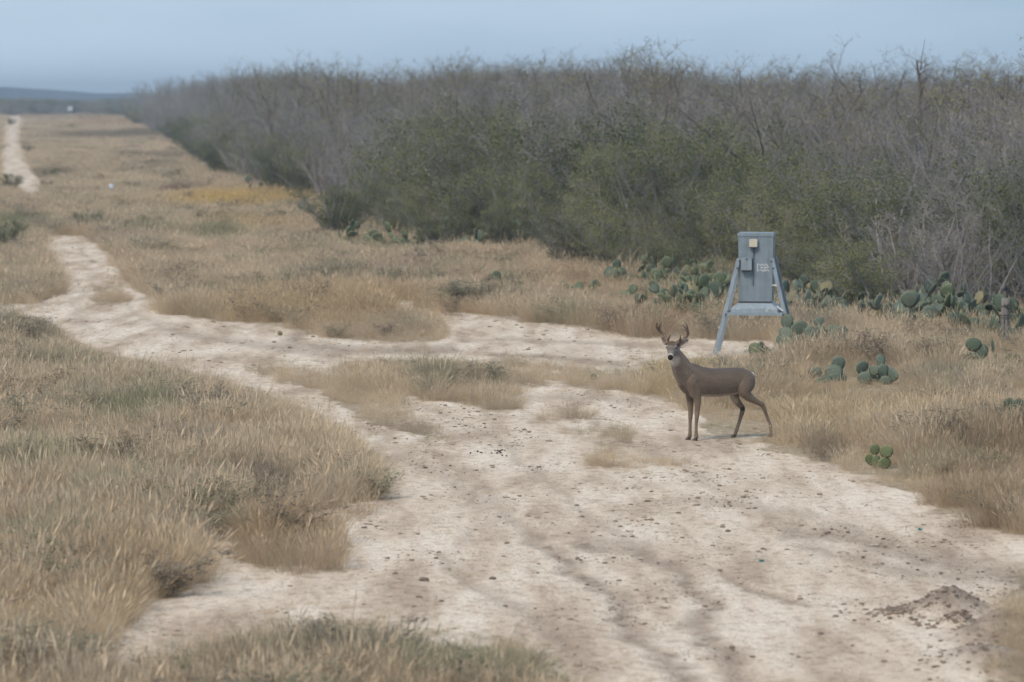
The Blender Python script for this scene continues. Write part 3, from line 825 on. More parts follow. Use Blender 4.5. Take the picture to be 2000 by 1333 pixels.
def build_thicket():
    rg = np.random.default_rng(21); rr = random.Random(9)
    cand = []
    for y0, y1, sp in ((66, 110, 1.25), (110, 170, 1.6), (170, 280, 2.3), (280, 480, 3.4), (480, 820, 5.5)):
        half = 0.135 * y1 + 3
        X, Y = np.meshgrid(np.arange(-half, half, sp), np.arange(y0, y1, sp))
        X = (X + rg.uniform(-.5, .5, X.shape) * sp).ravel(); Y = (Y + rg.uniform(-.5, .5, Y.shape) * sp).ravel()
        s = edge_dist(X, Y); px, py = project(X, Y, 0 * X)
        depth = 16 + 0.11 * Y
        k = (s > 0.15) & (s < depth) & (px > 150) & (px < 2130)
        k &= rg.random(X.shape) < np.where(s > 10, .55, .95)
        for x, y, ss, p, q in zip(X[k], Y[k], s[k], px[k], py[k]): cand.append((x, y, ss, p, q))
    # the ones that show largest become things of their own; the rest of the wood is one mass
    cand.sort(key=lambda c: -(1.0 / c[1]) / (1 + c[2] / 5.0))
    nb = ng = npale = 0
    mass = {}
    allp = BARE_SH + PALE_SH + GREEN_SH + DARK_SH + TREES
    for x, y, s, px, py in cand:
        sky = float(np.interp(px, SKY[:, 0], SKY[:, 1]))
        lump = float(fbm(np.array(x * .22 + 8), np.array(y * .10 + 2), 2))
        hmax = (CAMH + (HOR - sky + 10) / FPX * y) * (.73 + .52 * lump)
        gnoise = float(fbm(np.array(px * .006 + 3), np.array(py * .02 + s * .12), 3))
        green_zone = 1.0 if 560 < px < 1700 else (.8 if px < 560 else .35)
        if s < 6.5 and rr.random() < green_zone * np.clip((gnoise - .36) * 5, 0, 1) * (1.0 if s < 3.5 else .6):
            pair = rr.choice(GREEN_SH); h = (rr.uniform(1.5, 2.8) + .16 * s) * (1.18 if 850 < px < 1420 else 1.0); kind = 'g'
            if px < 760 and rr.random() < .5: pair = rr.choice(DARK_SH); h = rr.uniform(1.2, 2.2)
        elif s < 4.0 and px > 1330 and rr.random() < .35:
            pair = rr.choice(PALE_SH); h = rr.uniform(1.8, 3.2); kind = 'p'
        else:
            tall = s > 4 and rr.random() < .17; pair = rr.choice(TREES) if tall else rr.choice(BARE_SH)
            h = min(hmax * rr.choice((rr.uniform(.86, 1.0), rr.uniform(.95, 1.09))), 1.9 + s * .45 + rr.uniform(0, 1.2)); kind = 'b'
            if tall: h = hmax * rr.uniform(1.02, 1.2)
        rz = rr.uniform(0, 6.28); tilt = (rr.gauss(0, .06), rr.gauss(0, .06)); wd = rr.uniform(.95, 1.35)
        if px > 1720 and s < 6 and kind != 'g': tilt = (rr.uniform(-.2, .25), rr.uniform(-.55, .1)); h *= .9
        loc = (x, y, 0.0)
        where = next(n_ for lim, n_ in ((420, "at the far left end"), (620, "beyond the golden grass"), (800, "at the golden grass corner"), (1100, "in the middle of the brush"),
                     (1400, "a little left of the feeder"), (1540, "directly behind the feeder"), (1760, "a little right of the feeder"), (9999, "near the wooden post")) if px < lim)
        row = "front row" if s < 3 else ("second row" if s < 8 else "back row")
        if kind == 'g' and ng < 90:
            ng += 1
            plant("green_shrub", pair, loc, h, rz, "olive green leafy shrub %s, %s" % (where, row), "shrub", "green shrubs " + where + ", " + row, tilt, wd)
        elif kind == 'p' and npale < 26:
            npale += 1
            plant("dead_shrub", pair, loc, h, rz, "pale bleached dead shrub %s, %s" % (where, row), "shrub", "dead shrubs " + where + ", " + row, tilt, wd)
        elif kind == 'b' and nb < 190:
            nb += 1
            plant("bare_shrub", pair, loc, h, rz, "grey leafless thorn shrub %s, %s" % (where, row), "shrub", "grey shrubs " + where + ", " + row, tilt, wd)
        else:
            sc = h / HEIGHT[pair[1].name]
            mass.setdefault(0, []).append((loc, (tilt[0], tilt[1], rz), (sc * wd, sc * wd, sc), allp.index(pair)))
    r3 = random.Random(63); k = 0
    while k < 26:
        i = r3.randrange(3, len(EDGE) - 7); f = r3.random(); p = EDGE[i].lerp(EDGE[i + 1], f); q = (EDGE[i + 1] - EDGE[i]).normalized()
        out = r3.uniform(.2, 2.2); x, y = p.x - q.y * out, p.y + q.x * out; px, py = project(x, y, 0)
        if not 640 < px < 1400 and not 1560 < px < 1760: k += 1; continue
        where = "spilling out of the brush edge left of the feeder" if px < 1450 else "spilling out of the brush edge right of the feeder"
        plant("green_shrub", r3.choice(GREEN_SH), (x, y, 0), r3.uniform(.9, 1.9), r3.uniform(0, 6), "low olive shrub " + where, "shrub", "low olive shrubs " + where, (0, 0), r3.uniform(1.1, 1.6)); k += 1
    # trunks and crowns of the mass: each pair is carried as one piece
    protos = []
    for tm, cm in allp:
        me = bpy.data.meshes.new("brush_piece")
        nv = len(tm.vertices)
        v = [tuple(q.co) for q in tm.vertices] + [tuple(q.co) for q in cm.vertices]
        f = [tuple(p.vertices) for p in tm.polygons] + [tuple(i + nv for i in p.vertices) for p in cm.polygons]
        mi = [0] * len(tm.polygons) + [p.material_index for p in cm.polygons]
        me.from_pydata(v, [], f); me.materials.append(cm.materials[0]); me.materials.append(cm.materials[1]); me.polygons.foreach_set('material_index', mi)
        protos.append(me)
    ms = mass[0]
    # distant tree line beyond the far end of the field
    rg2 = random.Random(77)
    for k in range(420):
        px = rg2.uniform(-260, 330); y = rg2.uniform(800, 1150)
        x = (px - 1000) / FPX * y; j = rg2.randrange(len(allp)); 
        if rg2.random() < .7: j = allp.index(rg2.choice(BARE_SH + DARK_SH))
        h = rg2.uniform(2.6, 3.7); sc = h / HEIGHT[allp[j][1].name]
        ms.append(((x, y, 0), (0, 0, rg2.uniform(0, 6)), (sc * 2.6, sc * 2.6, sc), j))
    tag(scatter("brush", [m[0] for m in ms], [m[1] for m in ms], [m[2] for m in ms], [m[3] for m in ms], None, protos),
        "dense grey leafless brush behind the front shrubs", None, None, "stuff")
    print("thicket", nb, ng, npale, len(ms))
build_thicket()

# trees that rise above the skyline
for (px, top, Y, wd, lab, j) in [
        (545, 122, 190, 1.3, "bare dark tree rising above the skyline left of the notch in the brush", 0),
        (690, 128, 165, 1.5, "wide bare tree with spread twigs just left of the low notch in the skyline", 1),
        (912, 112, 140, 1.0, "tallest pale green feathery tree above the middle of the brush", 2),
        (1085, 120, 128, 1.3, "forked bare tree breaking the skyline right of the feathery tree", 0),
        (1285, 125, 118, 1.4, "sparse bushy tree on the skyline left of the gap above the feeder", 1),
        (1570, 104, 108, 1.5, "broad thin-leaved tree with slanting limbs on the skyline right of the feeder", 2),
        (1935, 122, 100, 1.2, "thin twiggy tree on the skyline at the far right", 0)]:
    p = at(px, top, Y)
    plant("mesquite_tree", TREES[j], (p.x, Y, 0), p.z, j * 2.1 + px, lab, "tree", None, (0, 0), wd)

def snag():
    p = at(1793, 118, 104); e = empty("dead_snag", (p.x, 104, 0)); mb = MB()
    pts = [Vector((.12, 0, -.05)), Vector((.1, 0, 1.4)), Vector((.06, 0, 2.8)), Vector((.05, 0, p.z - .6)), Vector((-.03, 0, p.z))]
    mb.tube(pts, [.07, .06, .05, .04, .025], 7)
    mb2 = MB()
    for k in range(26):
        rr = random.Random(k); z = rr.uniform(2.4, p.z - .15); a = Vector((.05, 0, z)); d = Vector((rr.gauss(0, 1), rr.gauss(0, 1), .8)).normalized()
        q = a + d * rr.uniform(.3, .8); mb2.tube([a, a.lerp(q, .5) + Vector((0, 0, .04)), q], [.012, .009, .004], 3, False)
    part("trunk", mb, m_dark, e); part("branch", mb2, m_dark, e)
    tag(e, "straight dark dead stump standing above the brush skyline at right", "tree")
snag()

# low dark bushes out in the far left field
for i, (px, py, h, lab) in enumerate([(22,372,.8,"round brown bush on the bank below the far pale road"),(92,372,.5,"small dark bush right of the far road bank"),
        (104,352,.6,"dark scrubby bush above the bank at the left edge of the field"),(56,300,.7,"dark bush beside the far pale road"),
        (20,245,1.0,"dark bush between the branches of the far pale road"),(173,452,.7,"little dark bush where the two-track leaves the field"),(15,490,.9,"green bush at the left edge beside the two-track")]):
    g = ground(px, py); plant("field_bush", DARK_SH[i % 2], (g.x, g.y, 0), h, i * 1.3, lab, "bush", None, (0, 0), 1.3)

# ------------------------------------------------------------------ prickly pear
def pad_mesh(name, mt, seed):
    rg = random.Random(seed); n = 12; v = []; f = []; rim = []
    def outline(a):            # obovate, base at origin, tip at z = 1
        z = .52 - .50 * math.cos(a); w = .44 * math.sin(a) * (1 + .28 * -math.cos(a) * .9) + .07 * (1 if a < 3.14 else -1) * (1 + math.cos(a)) * .5
        return w, z
    ring = [outline(2 * math.pi * (k + .5) / n) for k in range(n)]
    for k, (x, z) in enumerate(ring): v.append((x * rg.uniform(.96, 1.04), rg.gauss(0, .006), z)); rim.append(1.0)
    for s in (1, -1):
        for (x, z) in ring: v.append((x * .68, s * .05, .54 + (z - .54) * .70)); rim.append(.12)
        v.append((0, s * .062, .54)); rim.append(0)
    for s, o in ((1, n), (-1, 2 * n + 1)):
        for k in range(n):
            k2 = (k + 1) % n
            q = (k, k2, o + k2, o + k); tr = (o + k, o + k2, o + n)
            f.append(q if s < 0 else q[::-1]); f.append(tr if s < 0 else tr[::-1])
    nb = len(f)
    for k in range(n):         # spine clusters along the rim
        if k in (0, n - 1): continue
        x, z = ring[k]
        for _ in range(2):
            d = Vector((x, 0, z - .54)).normalized(); d = (d + Vector((rg.gauss(0, .4), rg.gauss(0, .5), rg.gauss(0, .4)))).normalized() * rg.uniform(.10, .2)
            o = len(v); v += [(x - .012, 0, z), (x + .012, 0, z + .01), (x + d.x, d.y, z + d.z)]; rim += [1, 1, 1]; f.append((o, o + 1, o + 2))
    me = bpy.data.meshes.new(name); me.from_pydata(v, [], f)
    me.materials.append(mt); me.materials.append(m_spine)
    me.polygons.foreach_set('material_index', [0] * nb + [1] * (len(f) - nb))
    me.polygons.foreach_set('use_smooth', [True] * nb + [False] * (len(f) - nb))
    a = me.attributes.new('rim', 'FLOAT', 'POINT'); a.data.foreach_set('value', rim)
    return me

def pad_mat(name, c0, c1, rimc):
    m, t, b = mat(name)
    oi = nd(t, "ShaderNodeObjectInfo"); tc = nd(t, "ShaderNodeTexCoord")
    n = noise(t, tc.outputs['Object'], 3.5, 4).outputs['Fac']
    f = mth(t, 'ADD', mth(t, 'MULTIPLY', n, .7), mth(t, 'MULTIPLY', oi.outputs['Random'], .5))
    r = ramp(t, [(.3, c0), (.85, c1)]); t.links.new(f, r.inputs['Fac'])
    vo = nd(t, "ShaderNodeTexVoronoi"); vo.inputs['Scale'].default_value = 7.0; t.links.new(tc.outputs['Object'], vo.inputs['Vector'])
    rv = ramp(t, [(.10, (1, 1, 1)), (.17, (0, 0, 0))]); t.links.new(vo.outputs['Distance'], rv.inputs['Fac'])
    c = mixc(t, mth(t, 'MULTIPLY', rv.outputs['Color'], .55), r.outputs['Color'], (.33, .31, .2))
    at_ = nd(t, "ShaderNodeAttribute", attribute_name="rim")
    rr = ramp(t, [(.55, (0, 0, 0)), (1.0, (.75, .75, .75))]); t.links.new(at_.outputs['Fac'], rr.inputs['Fac'])
    c = mixc(t, rr.outputs['Color'], c, rimc)
    t.links.new(c, b.inputs['Base Color']); b.inputs['Roughness'].default_value = .62; b.inputs['Specular IOR Level'].default_value = .3
    return m
m_spine = simple("cactus_spines", (.50, .44, .30), .8)
PM = {'blue': pad_mat("blue_green_pads", (.085, .115, .092), (.135, .17, .13), (.18, .20, .13)),
      'green': pad_mat("green_pads", (.085, .115, .07), (.135, .165, .10), (.20, .205, .11)),
      'dark': pad_mat("dark_green_pads", (.055, .082, .06), (.09, .122, .083), (.125, .145, .08)),
      'worn': pad_mat("yellowing_scarred_pads", (.13, .13, .075), (.24, .21, .115), (.26, .22, .12)),
      'yellow': pad_mat("yellow_green_pads", (.09, .118, .058), (.145, .175, .085), (.27, .25, .11))}
PADS = {k: [pad_mesh("pad", m, 10 * i + 3) for i in range(3)] for k, m in PM.items()}

def cactus(px, py, n, size, spread, tone, label, group=None, seed=0, tiers=3, face=0.0):
    rg = random.Random(seed * 31 + int(px) * 7 + int(py)); g = ground(px, py)
    e = empty("prickly_pear", (g.x, g.y, float(gz(g.x, g.y)) - .02)); tag(e, label, "cactus", group)
    items = []; made = 0; front = []
    nbase = max(1, int(math.ceil(n / (2.2 if tiers > 1 else 1.0))))
    def put(pos, M, s):
        nonlocal made
        o = bpy.data.objects.new("pad", rg.choice(PADS[tone] if rg.random() > .10 else PADS['worn'])); COL.objects.link(o); o.parent = e
        q = M.to_quaternion()
        o.rotation_mode = 'QUATERNION'; o.rotation_quaternion = q; o.location = pos; o.scale = (s, s * 1.0, s); made += 1
    for k in range(nbase):
        a = rg.uniform(0, 6.28); r = spread * math.sqrt(rg.random())
        pos = Vector((r * math.cos(a), r * math.sin(a) * .8, 0)); s = size * rg.uniform(.75, 1.3)
        M = Matrix.Rotation(rg.gauss(face, .9), 3, 'Z') @ Matrix.Rotation(rg.gauss(0, .3), 3, 'Y') @ Matrix.Rotation(rg.gauss(0, .3), 3, 'X')
        put(pos, M, s); front.append((pos, M, s, 1))
    guard = 0
    while made < n and front and guard < 500:
        guard += 1
        pos, M, s, t_ = rg.choice(front)
        if t_ >= tiers: continue
        a = rg.gauss(0, .75); tipl = Vector((math.sin(a) * .44, 0, .54 + .44 * math.cos(a)))
        p2 = pos + M @ (tipl * s * .97)
        M2 = M @ Matrix.Rotation(a * .75, 3, 'Y') @ Matrix.Rotation(rg.gauss(0, .6), 3, 'Z') @ Matrix.Rotation(rg.gauss(0, .2), 3, 'X')
        s2 = size * rg.uniform(.5, 1.15)
        put(p2, M2, s2); front.append((p2, M2, s2, t_ + 1))
    return e

def hand_cactus(px, py, tone, label, pads):
    g = ground(px, py); e = empty("prickly_pear", (g.x, g.y, float(gz(g.x, g.y)) - .02)); tag(e, label, "cactus")
    rg = random.Random(px * 3 + py); sc = FPX / g.y
    for k, (cx, cy, w, h, tilt) in enumerate(pads):
        o = bpy.data.objects.new("pad", PADS[tone][k % 3]); COL.objects.link(o); o.parent = e
        yaw = rg.gauss(0, .28); M = Matrix.Rotation(yaw, 3, 'Z') @ Matrix.Rotation(R(tilt), 3, 'Y') @ Matrix.Rotation(rg.gauss(.05, .12), 3, 'X')
        w, h = w / sc / math.cos(yaw), h / sc
        c_ = at(cx, cy, g.y + rg.uniform(-.07, .07)) - Vector((g.x, g.y, 0))
        o.rotation_mode = 'QUATERNION'; o.rotation_quaternion = M.to_quaternion(); o.location = c_ - M @ Vector((0, 0, .53 * h)); o.scale = (w / .90, (w + h) * .5, h)

for a in [
    (1542, 690, 'blue', "tall bluish prickly pear covering the feeder's right foot", [(1537,668,30,40,-4),(1536,645,30,28,4),(1537.5,621,24,30,2),(1562,636,31,37,6),(1558,664,30,38,-6),(1548,672,24,36,10),(1526,660,18,28,-25),(1575,664,22,32,25)]),
    (1612, 690, 'blue', "wide bluish prickly pear clump right of the feeder's foot", [(1583,650,27,42,-6),(1601,643,21,33,8),(1599,622,21,19,-10),(1626,643,23,31,-14),(1641,646,29,35,14),(1590,674,26,34,-8),(1612,668,28,36,4),(1634,672,26,34,10),(1655,664,20,28,35)]),
    (1618, 752, 'blue', "prickly pear of broad rounded pads in the grass behind the deer", [(1592,726,25,28,-8),(1629,726,35,38,-5),(1637,707,27,30,8),(1614,742,24,30,-12),(1640,740,26,32,10),(1601,745,20,24,-30)]),
    (1712, 752, 'blue', "prickly pear with one narrow pad standing tall, right of the rounded-pad one", [(1684,716,24,29,-4),(1689,736,28,26,-8),(1707,722,19,22,6),(1720.5,704,18,30,-6),(1724,724,23,32,3),(1740,729,27,29,14),(1730,744,24,26,10),(1707,744,24,26,-6)]),
    (1716, 918, 'yellow', "small yellow-green prickly pear at the road edge right of the deer", [(1708.5,877,18.5,22,-8),(1731,881.5,26,25,12),(1699,897,17,25,-24),(1728,904,24,26,8),(1712,902,17,30,-3)]),
    (1905, 716, 'dark', "dark prickly pear in front of the wooden post, left of it", [(1901,673,31,28,6),(1888,699,27,21,-25),(1917,686,27,30,12),(1905,702,28,30,-4),(1896,712,22,22,-14)]),
    (1984, 870, 'dark', "dark green prickly pear cut by the right edge of the picture", [(1988,797,31,42,6),(1970,787,21,24,-14),(1992,836,34,44,-5),(1974,824,26,40,-12),(1998,864,30,40,8),(1978,856,28,36,-8)]),
]:
    hand_cactus(*a)
# single clumps one can point to
for a in [
    (1549, 758, 2, .18, .06, 'green', "tiny prickly pear half hidden in grass just behind the deer's tail", 1, 2),
    (1965, 712, 6, .22, .25, 'dark', "dark prickly pear in the grass right below the wooden post", 2, 6),
    (1925, 845, 5, .20, .25, 'dark', "low dark prickly pear sunk in grass near the right edge", 1, 8),
    (1482, 690, 5, .20, .18, 'green', "low prickly pear on the bare lane in front of the feeder", 1, 9),
    (1130, 570, 8, .24, .45, 'green', "low row of green prickly pear pads left of the feeder bank", 1, 12),
    (960, 556, 4, .27, .2, 'green', "pair of round prickly pear pads alone in the grass, left one", 1, 13),
    (1000, 552, 4, .22, .25, 'green', "small prickly pear just right of the lone round pads", 1, 14),
    (842, 572, 3, .20, .12, 'dark', "single dark prickly pear beside the narrow bare strip", 2, 15),
    (592, 618, 3, .19, .10, 'green', "small green prickly pear on the grassy island between the tracks", 2, 16),
    (546, 656, 2, .10, .05, 'green', "tiny prickly pear standing on the bare lane", 1, 17),
    (1150, 742, 2, .11, .08, 'green', "tiny green prickly pear in the short grass left of the deer", 1, 18),
    (1270, 640, 9, .26, .4, 'green', "prickly pear clump at the left front of the bank by the feeder", 3, 19),
    (1225, 590, 5, .24, .2, 'green', "tall-eared prickly pear at the left end of the bank by the feeder", 3, 20),
]:
    cactus(a[0], a[1], a[2], a[3], a[4], a[5], a[6], None, a[8], a[7])
rc = random.Random(41)
def bank(x0, x1, ya, yb, count, n, size, tones, label, group, spread=.4, tiers=3):
    for k in range(count):
        f = (k + rc.random()) / count; px = x0 + (x1 - x0) * f; py = ya[0] + (ya[1] - ya[0]) * f + rc.uniform(0, 1) * (yb[0] + (yb[1] - yb[0]) * f - ya[0] - (ya[1] - ya[0]) * f)
        cactus(px, py, int(n * rc.uniform(.7, 1.3)), size * rc.uniform(.9, 1.15), spread, rc.choice(tones), label, group, k + 100, tiers)
bank(1250, 1425, (545, 575), (612, 636), 24, 20, .26, ['green', 'green', 'dark'], "green prickly pear in the bank left of the feeder", "prickly pear bank left of the feeder", .5, 4)
bank(1545, 1900, (575, 600), (640, 658), 44, 26, .27, ['blue', 'green', 'dark', 'blue'], "prickly pear in the deep bank right of the feeder", "prickly pear bank right of the feeder", .55, 5)
bank(1560, 1860, (560, 588), (580, 610), 18, 30, .30, ['green', 'dark', 'blue'], "tall prickly pear under the brush right of the feeder", "back row of the prickly pear bank right of the feeder", .5, 5)
bank(1870, 2010, (605, 635), (660, 672), 10, 16, .25, ['dark'], "dark prickly pear behind the wooden post", "prickly pear behind the wooden post", .45)  # this clump row draws on the dark green pads
bank(1050, 1330, (498, 522), (512, 537), 13, 20, .25, ['blue', 'dark', 'green'], "prickly pear under the olive shrubs left of the feeder", "prickly pear under the olive shrubs", .6)
bank(690, 1040, (468, 486), (484, 500), 8, 17, .27, ['dark', 'blue', 'green'], "prickly pear at the middle foot of the brush", "prickly pear along the middle brush edge", .7)
bank(610, 760, (415, 436), (428, 446), 9, 11, .28, ['blue', 'dark'], "prickly pear at the corner where the brush meets the golden grass", "prickly pear at the brush corner", .8)
bank(470, 600, (366, 386), (372, 394), 4, 8, .27, ['dark'], "far prickly pear along the brush edge beyond the golden grass", "far prickly pear along the brush", 1.0)

# ------------------------------------------------------------------ the deer
DB = ground(1400, 858)
ANG = R(30)
Fw = Vector((-math.cos(ANG), -math.sin(ANG), 0)); Lf = Vector((math.sin(ANG), -math.cos(ANG), 0)); UP = Vector((0, 0, 1))

def D(px, py, ly):
    """point of the deer seen at a picture point, ly metres to the animal's left of its midline; returned relative to the deer's base"""
    lx = 0.0
    for _ in range(6):
        w = DB + Fw * lx + Lf * ly
        d = ray(px, py); t_ = w.y / d.y
        lx += (w.x - d.x * t_) / math.cos(ANG)
    w = DB + Fw * lx + Lf * ly
    d = ray(px, py); t_ = w.y / d.y
    return Vector((w.x - DB.x, w.y - DB.y, CAMH + d.z * t_))

def A(px, py, dy):
    """picture point at a depth dy behind the deer's base"""
    return at(px, py, DB.y + dy) - DB

def catmull(P, k=4):
    out = []
    n = len(P)
    for i in range(n - 1):
        p0, p1, p2, p3 = P[max(i - 1, 0)], P[i], P[i + 1], P[min(i + 2, n - 1)]
        for j in range(k):
            u = j / k
            out.append(tuple(0.5 * (2 * b + (c - a) * u + (2 * a - 5 * b + 4 * c - d) * u * u + (3 * b - a - 3 * c + d) * u ** 3) for a, b, c, d in zip(p0, p1, p2, p3)))
    out.append(tuple(P[-1])); return out

def build_deer():
    root = empty("deer", DB + Vector((0, 0, float(gz(DB.x, DB.y)))))
    tag(root, "grey-brown antlered buck standing at the road edge with head turned to the viewer", "deer")
    mb = MB()
    def limb(J, n=12):          # J: (point, radius across, radius fore-aft)
        C = catmull([(p.x, p.y, p.z, a, b_) for p, a, b_ in J], 4)
        rings = []
        for i, q in enumerate(C):
            p = Vector(q[:3]); d = Vector(C[min(i + 1, len(C) - 1)][:3]) - Vector(C[max(i - 1, 0)][:3]); d.normalize()
            u = (Lf - d * Lf.dot(d)).normalized(); w = d.cross(u).normalized()
            rings.append((p, u * max(.006, q[3]), w * max(.006, q[4])))
        mb.loft(rings, n)
    # trunk: stations along the back and belly line
    st = []
    for px, top, bot, hw in [(1471.5,735,752,.035),(1467,727,763,.085),(1458,721.5,771,.118),(1443,718,769.5,.13),(1425,718,772.5,.135),(1405,719,775,.148),(1388,719,775.5,.152),
                             (1373,716.5,775,.145),(1358,711.5,774.5,.132),(1346,711,773,.118),(1337,719,768,.102),(1330,732,760,.075),(1326,741,753,.04)]:
        a = D(px, top, 0); b_ = D(px, bot, 0); st.append(((a.x + b_.x) / 2, (a.y + b_.y) / 2, (a.z + b_.z) / 2, hw, (a.z - b_.z) / 2))
    C = catmull(st, 3)
    mb.loft([(Vector(q[:3]), Lf * q[3], UP * q[4]) for q in C], 20)
    # shoulder and haunch masses
    for s in (1, -1):
        limb([(D(1357, 725, .05 * s), .05, .06), (D(1352, 742, .085 * s), .06, .085), (D(1354, 762, .085 * s), .048, .065), (D(1356, 775, .08 * s), .036, .046)])
    # neck: swollen, rising to the turned head
    limb([(D(1352, 742, 0), .115, .15), (D(1342, 733, 0), .122, .150), (D(1333, 721, .005), .115, .130), (D(1327, 709, .015), .103, .112), (D(1322, 698, .03), .090, .092),
          (D(1318.5, 688, .045), .07, .07), (D(1316, 678, .05), .055, .055)], 16)
    # fore legs
    limb([(D(1357, 750, .085), 0.0565, 0.0862), (D(1360, 770, .082), 0.0475, 0.0644), (D(1362.5, 786, .078), 0.0350, 0.0460), (D(1361.8, 803, .072), 0.0271, 0.0310), (D(1361.2, 812, .07), 0.0282, 0.0310),
          (D(1360, 824, .07), 0.0198, 0.0230), (D(1359.5, 840, .07), 0.0186, 0.0218), (D(1359.6, 850, .07), 0.0226, 0.0264), (D(1358.6, 856, .072), 0.0203, 0.0253), (D(1357.5, 860.5, .072), 0.0249, 0.0322)])
    limb([(D(1349, 752, -.07), 0.0542, 0.0805), (D(1348, 772, -.07), 0.0452, 0.0598), (D(1348.5, 788, -.068), 0.0339, 0.0437), (D(1348.5, 803, -.066), 0.0271, 0.0310), (D(1348.5, 812, -.066), 0.0282, 0.0310),
          (D(1348, 824, -.066), 0.0198, 0.0230), (D(1347.6, 840, -.066), 0.0186, 0.0218), (D(1347.4, 849, -.066), 0.0226, 0.0264), (D(1345.8, 855, -.066), 0.0203, 0.0253), (D(1344, 859.3, -.066), 0.0249, 0.0322)])
    # hind legs: stifle forward at the belly, hock pointing back
    limb([(D(1459, 738, .075), .06, .085), (D(1455, 752, .095), .064, .108), (D(1454, 764, .10), .056, .090), (D(1461, 774, .098), .044, .062), (D(1474, 782.5, .095), .031, .040), (D(1486, 789.5, .092), .025, .031), (D(1491, 795, .09), .024, .030),
          (D(1496, 808, .088), .0185, .023), (D(1501, 822, .086), .0175, .021), (D(1505, 834, .086), .020, .024), (D(1506, 844, .086), .018, .022), (D(1505, 852, .086), .022, .028)])
    limb([(D(1457, 740, -.07), .06, .085), (D(1445, 754, -.08), .058, .10), (D(1435, 769, -.08), .050, .072), (D(1437, 780, -.08), .040, .055), (D(1443.5, 789, -.078), .031, .041), (D(1449.5, 796, -.078), .026, .035), (D(1450, 803, -.078), .026, .033),
          (D(1446.5, 815, -.076), .021, .026), (D(1442, 830, -.075), .0195, .024), (D(1437.5, 843, -.075), .0215, .026), (D(1435.5, 849, -.075), .019, .024), (D(1433, 853, -.075), .022, .029)])
    # hock points and the tail lying against the rump
    limb([(D(1487, 785, .092), .018, .016), (D(1491.5, 790.5, .092), .020, .018)], 8)
    limb([(D(1468.5, 727.5, 0), .030, .02), (D(1470, 735, 0), .032, .02), (D(1470.5, 745, 0), .03, .018), (D(1470, 754, 0), .02, .014), (D(1469.5, 760, 0), .008, .008)], 10)
    # head turned square to the viewer
    hd = Vector((-.13, -.87, -.47)).normalized(); hs = Vector((0, 0, 1)).cross(hd) * -1; hs.normalize(); hu = hs.cross(hd) * -1
    if hu.z < 0: hu = -hu
    if hs.x < 0: hs = -hs
    neck_top = D(1317, 681, .05)
    P0 = A(1312.6, 676.5, neck_top.y - .035)
    def Hd(t_, s, u): return P0 + hd * t_ + hs * s + hu * u
    hr = [(-.075, .030, .032, -.006), (-.05, .052, .050, -.002), (-.01, .061, .058, 0), (.035, .061, .058, -.001), (.075, .054, .054, -.006), (.115, .045, .047, -.012), (.155, .038, .041, -.018),
          (.19, .0345, .037, -.022), (.215, .0335, .034, -.024), (.236, .027, .027, -.025), (.246, .014, .014, -.026)]
    mb.loft([(Hd(t_, 0, o), hs * w, hu * h) for t_, w, h, o in hr], 18)
    mb.loft([(Hd(t_, 0, -.05 + o), hs * w, hu * h) for t_, w, h, o in [(-.03, .045, .03, 0), (.04, .044, .032, 0), (.11, .032, .024, 0), (.17, .024, .018, 0), (.21, .016, .012, .004)]], 12)
    for s in (1, -1):           # brow ridges
        mb.loft([(Hd(t_, s * .047, .028), hs * r, hu * r * .8) for t_, r in ((.025, .006), (.045, .016), (.068, .016), (.085, .006))], 8)
    # ears: cupped leaves, the one on the viewer's right spread and turned forward
    ears = []
    def ear(b0, tip, face, wid):
        ax = tip - b0; ln = ax.length; ax.normalize(); sd = face.cross(ax).normalized(); nn = ax.cross(sd).normalized()
        if nn.dot(face) < 0: nn = -nn
        rows = []
        for i in range(9):
            f = i / 8; w = wid * (math.sin(math.pi * min(1, .12 + .9 * f ** .85)) ** .75) * (1 if f < .98 else .25); c0 = b0 + ax * ln * f
            rows.append((c0, w, .35 * w))
        vs = []; fs = []; th = .008; K = 7
        for side in (1, -1):
            for c0, w, cup in rows:
                for k in range(K):
                    q = -1 + 2 * k / (K - 1)
                    vs.append(c0 + sd * w * q + nn * (cup * 1.5 * q * q - cup * .6 + side * th))
        o2 = 9 * K
        for i in range(8):
            for k in range(K - 1):
                fs.append((i * K + k, i * K + k + 1, i * K + K + k + 1, i * K + K + k)); fs.append((o2 + i * K + k, o2 + i * K + K + k, o2 + i * K + K + k + 1, o2 + i * K + k + 1))
            fs.append((i * K, i * K + K, o2 + i * K + K, o2 + i * K)); fs.append((i * K + K - 1, o2 + i * K + K - 1, o2 + i * K + 2 * K - 1, i * K + 2 * K - 1))
        for k in range(K - 1):
            fs.append((k, o2 + k, o2 + k + 1, k + 1)); e = 8 * K; fs.append((e + k, e + k + 1, o2 + e + k + 1, o2 + e + k))
        mb.add(vs, fs); ears.append((b0, tip, face))
    cy = P0.y
    ear(A(1323.5, 676, cy + .03), A(1345.5, 663, cy + .05), Vector((-.12, -1, .25)).normalized(), .060)
    ear(A(1303.5, 672, cy + .035), A(1291.5, 657.5, cy + .10), Vector((-.9, -.45, .1)).normalized(), .042)
    # one continuous skin
    tmp = bpy.data.objects.new("skin_source", mb.mesh("skin_source", m_bark)); COL.objects.link(tmp)
    md = tmp.modifiers.new("r", 'REMESH'); md.mode = 'VOXEL'; md.voxel_size = .0062
    ms = tmp.modifiers.new("s", 'SMOOTH'); ms.factor = .5; ms.iterations = 8
    dg = bpy.context.evaluated_depsgraph_get(); dg.update()
    me = bpy.data.meshes.new_from_object(tmp.evaluated_get(dg)); me.name = "body"
    bpy.data.objects.remove(tmp)
    me.materials.clear()
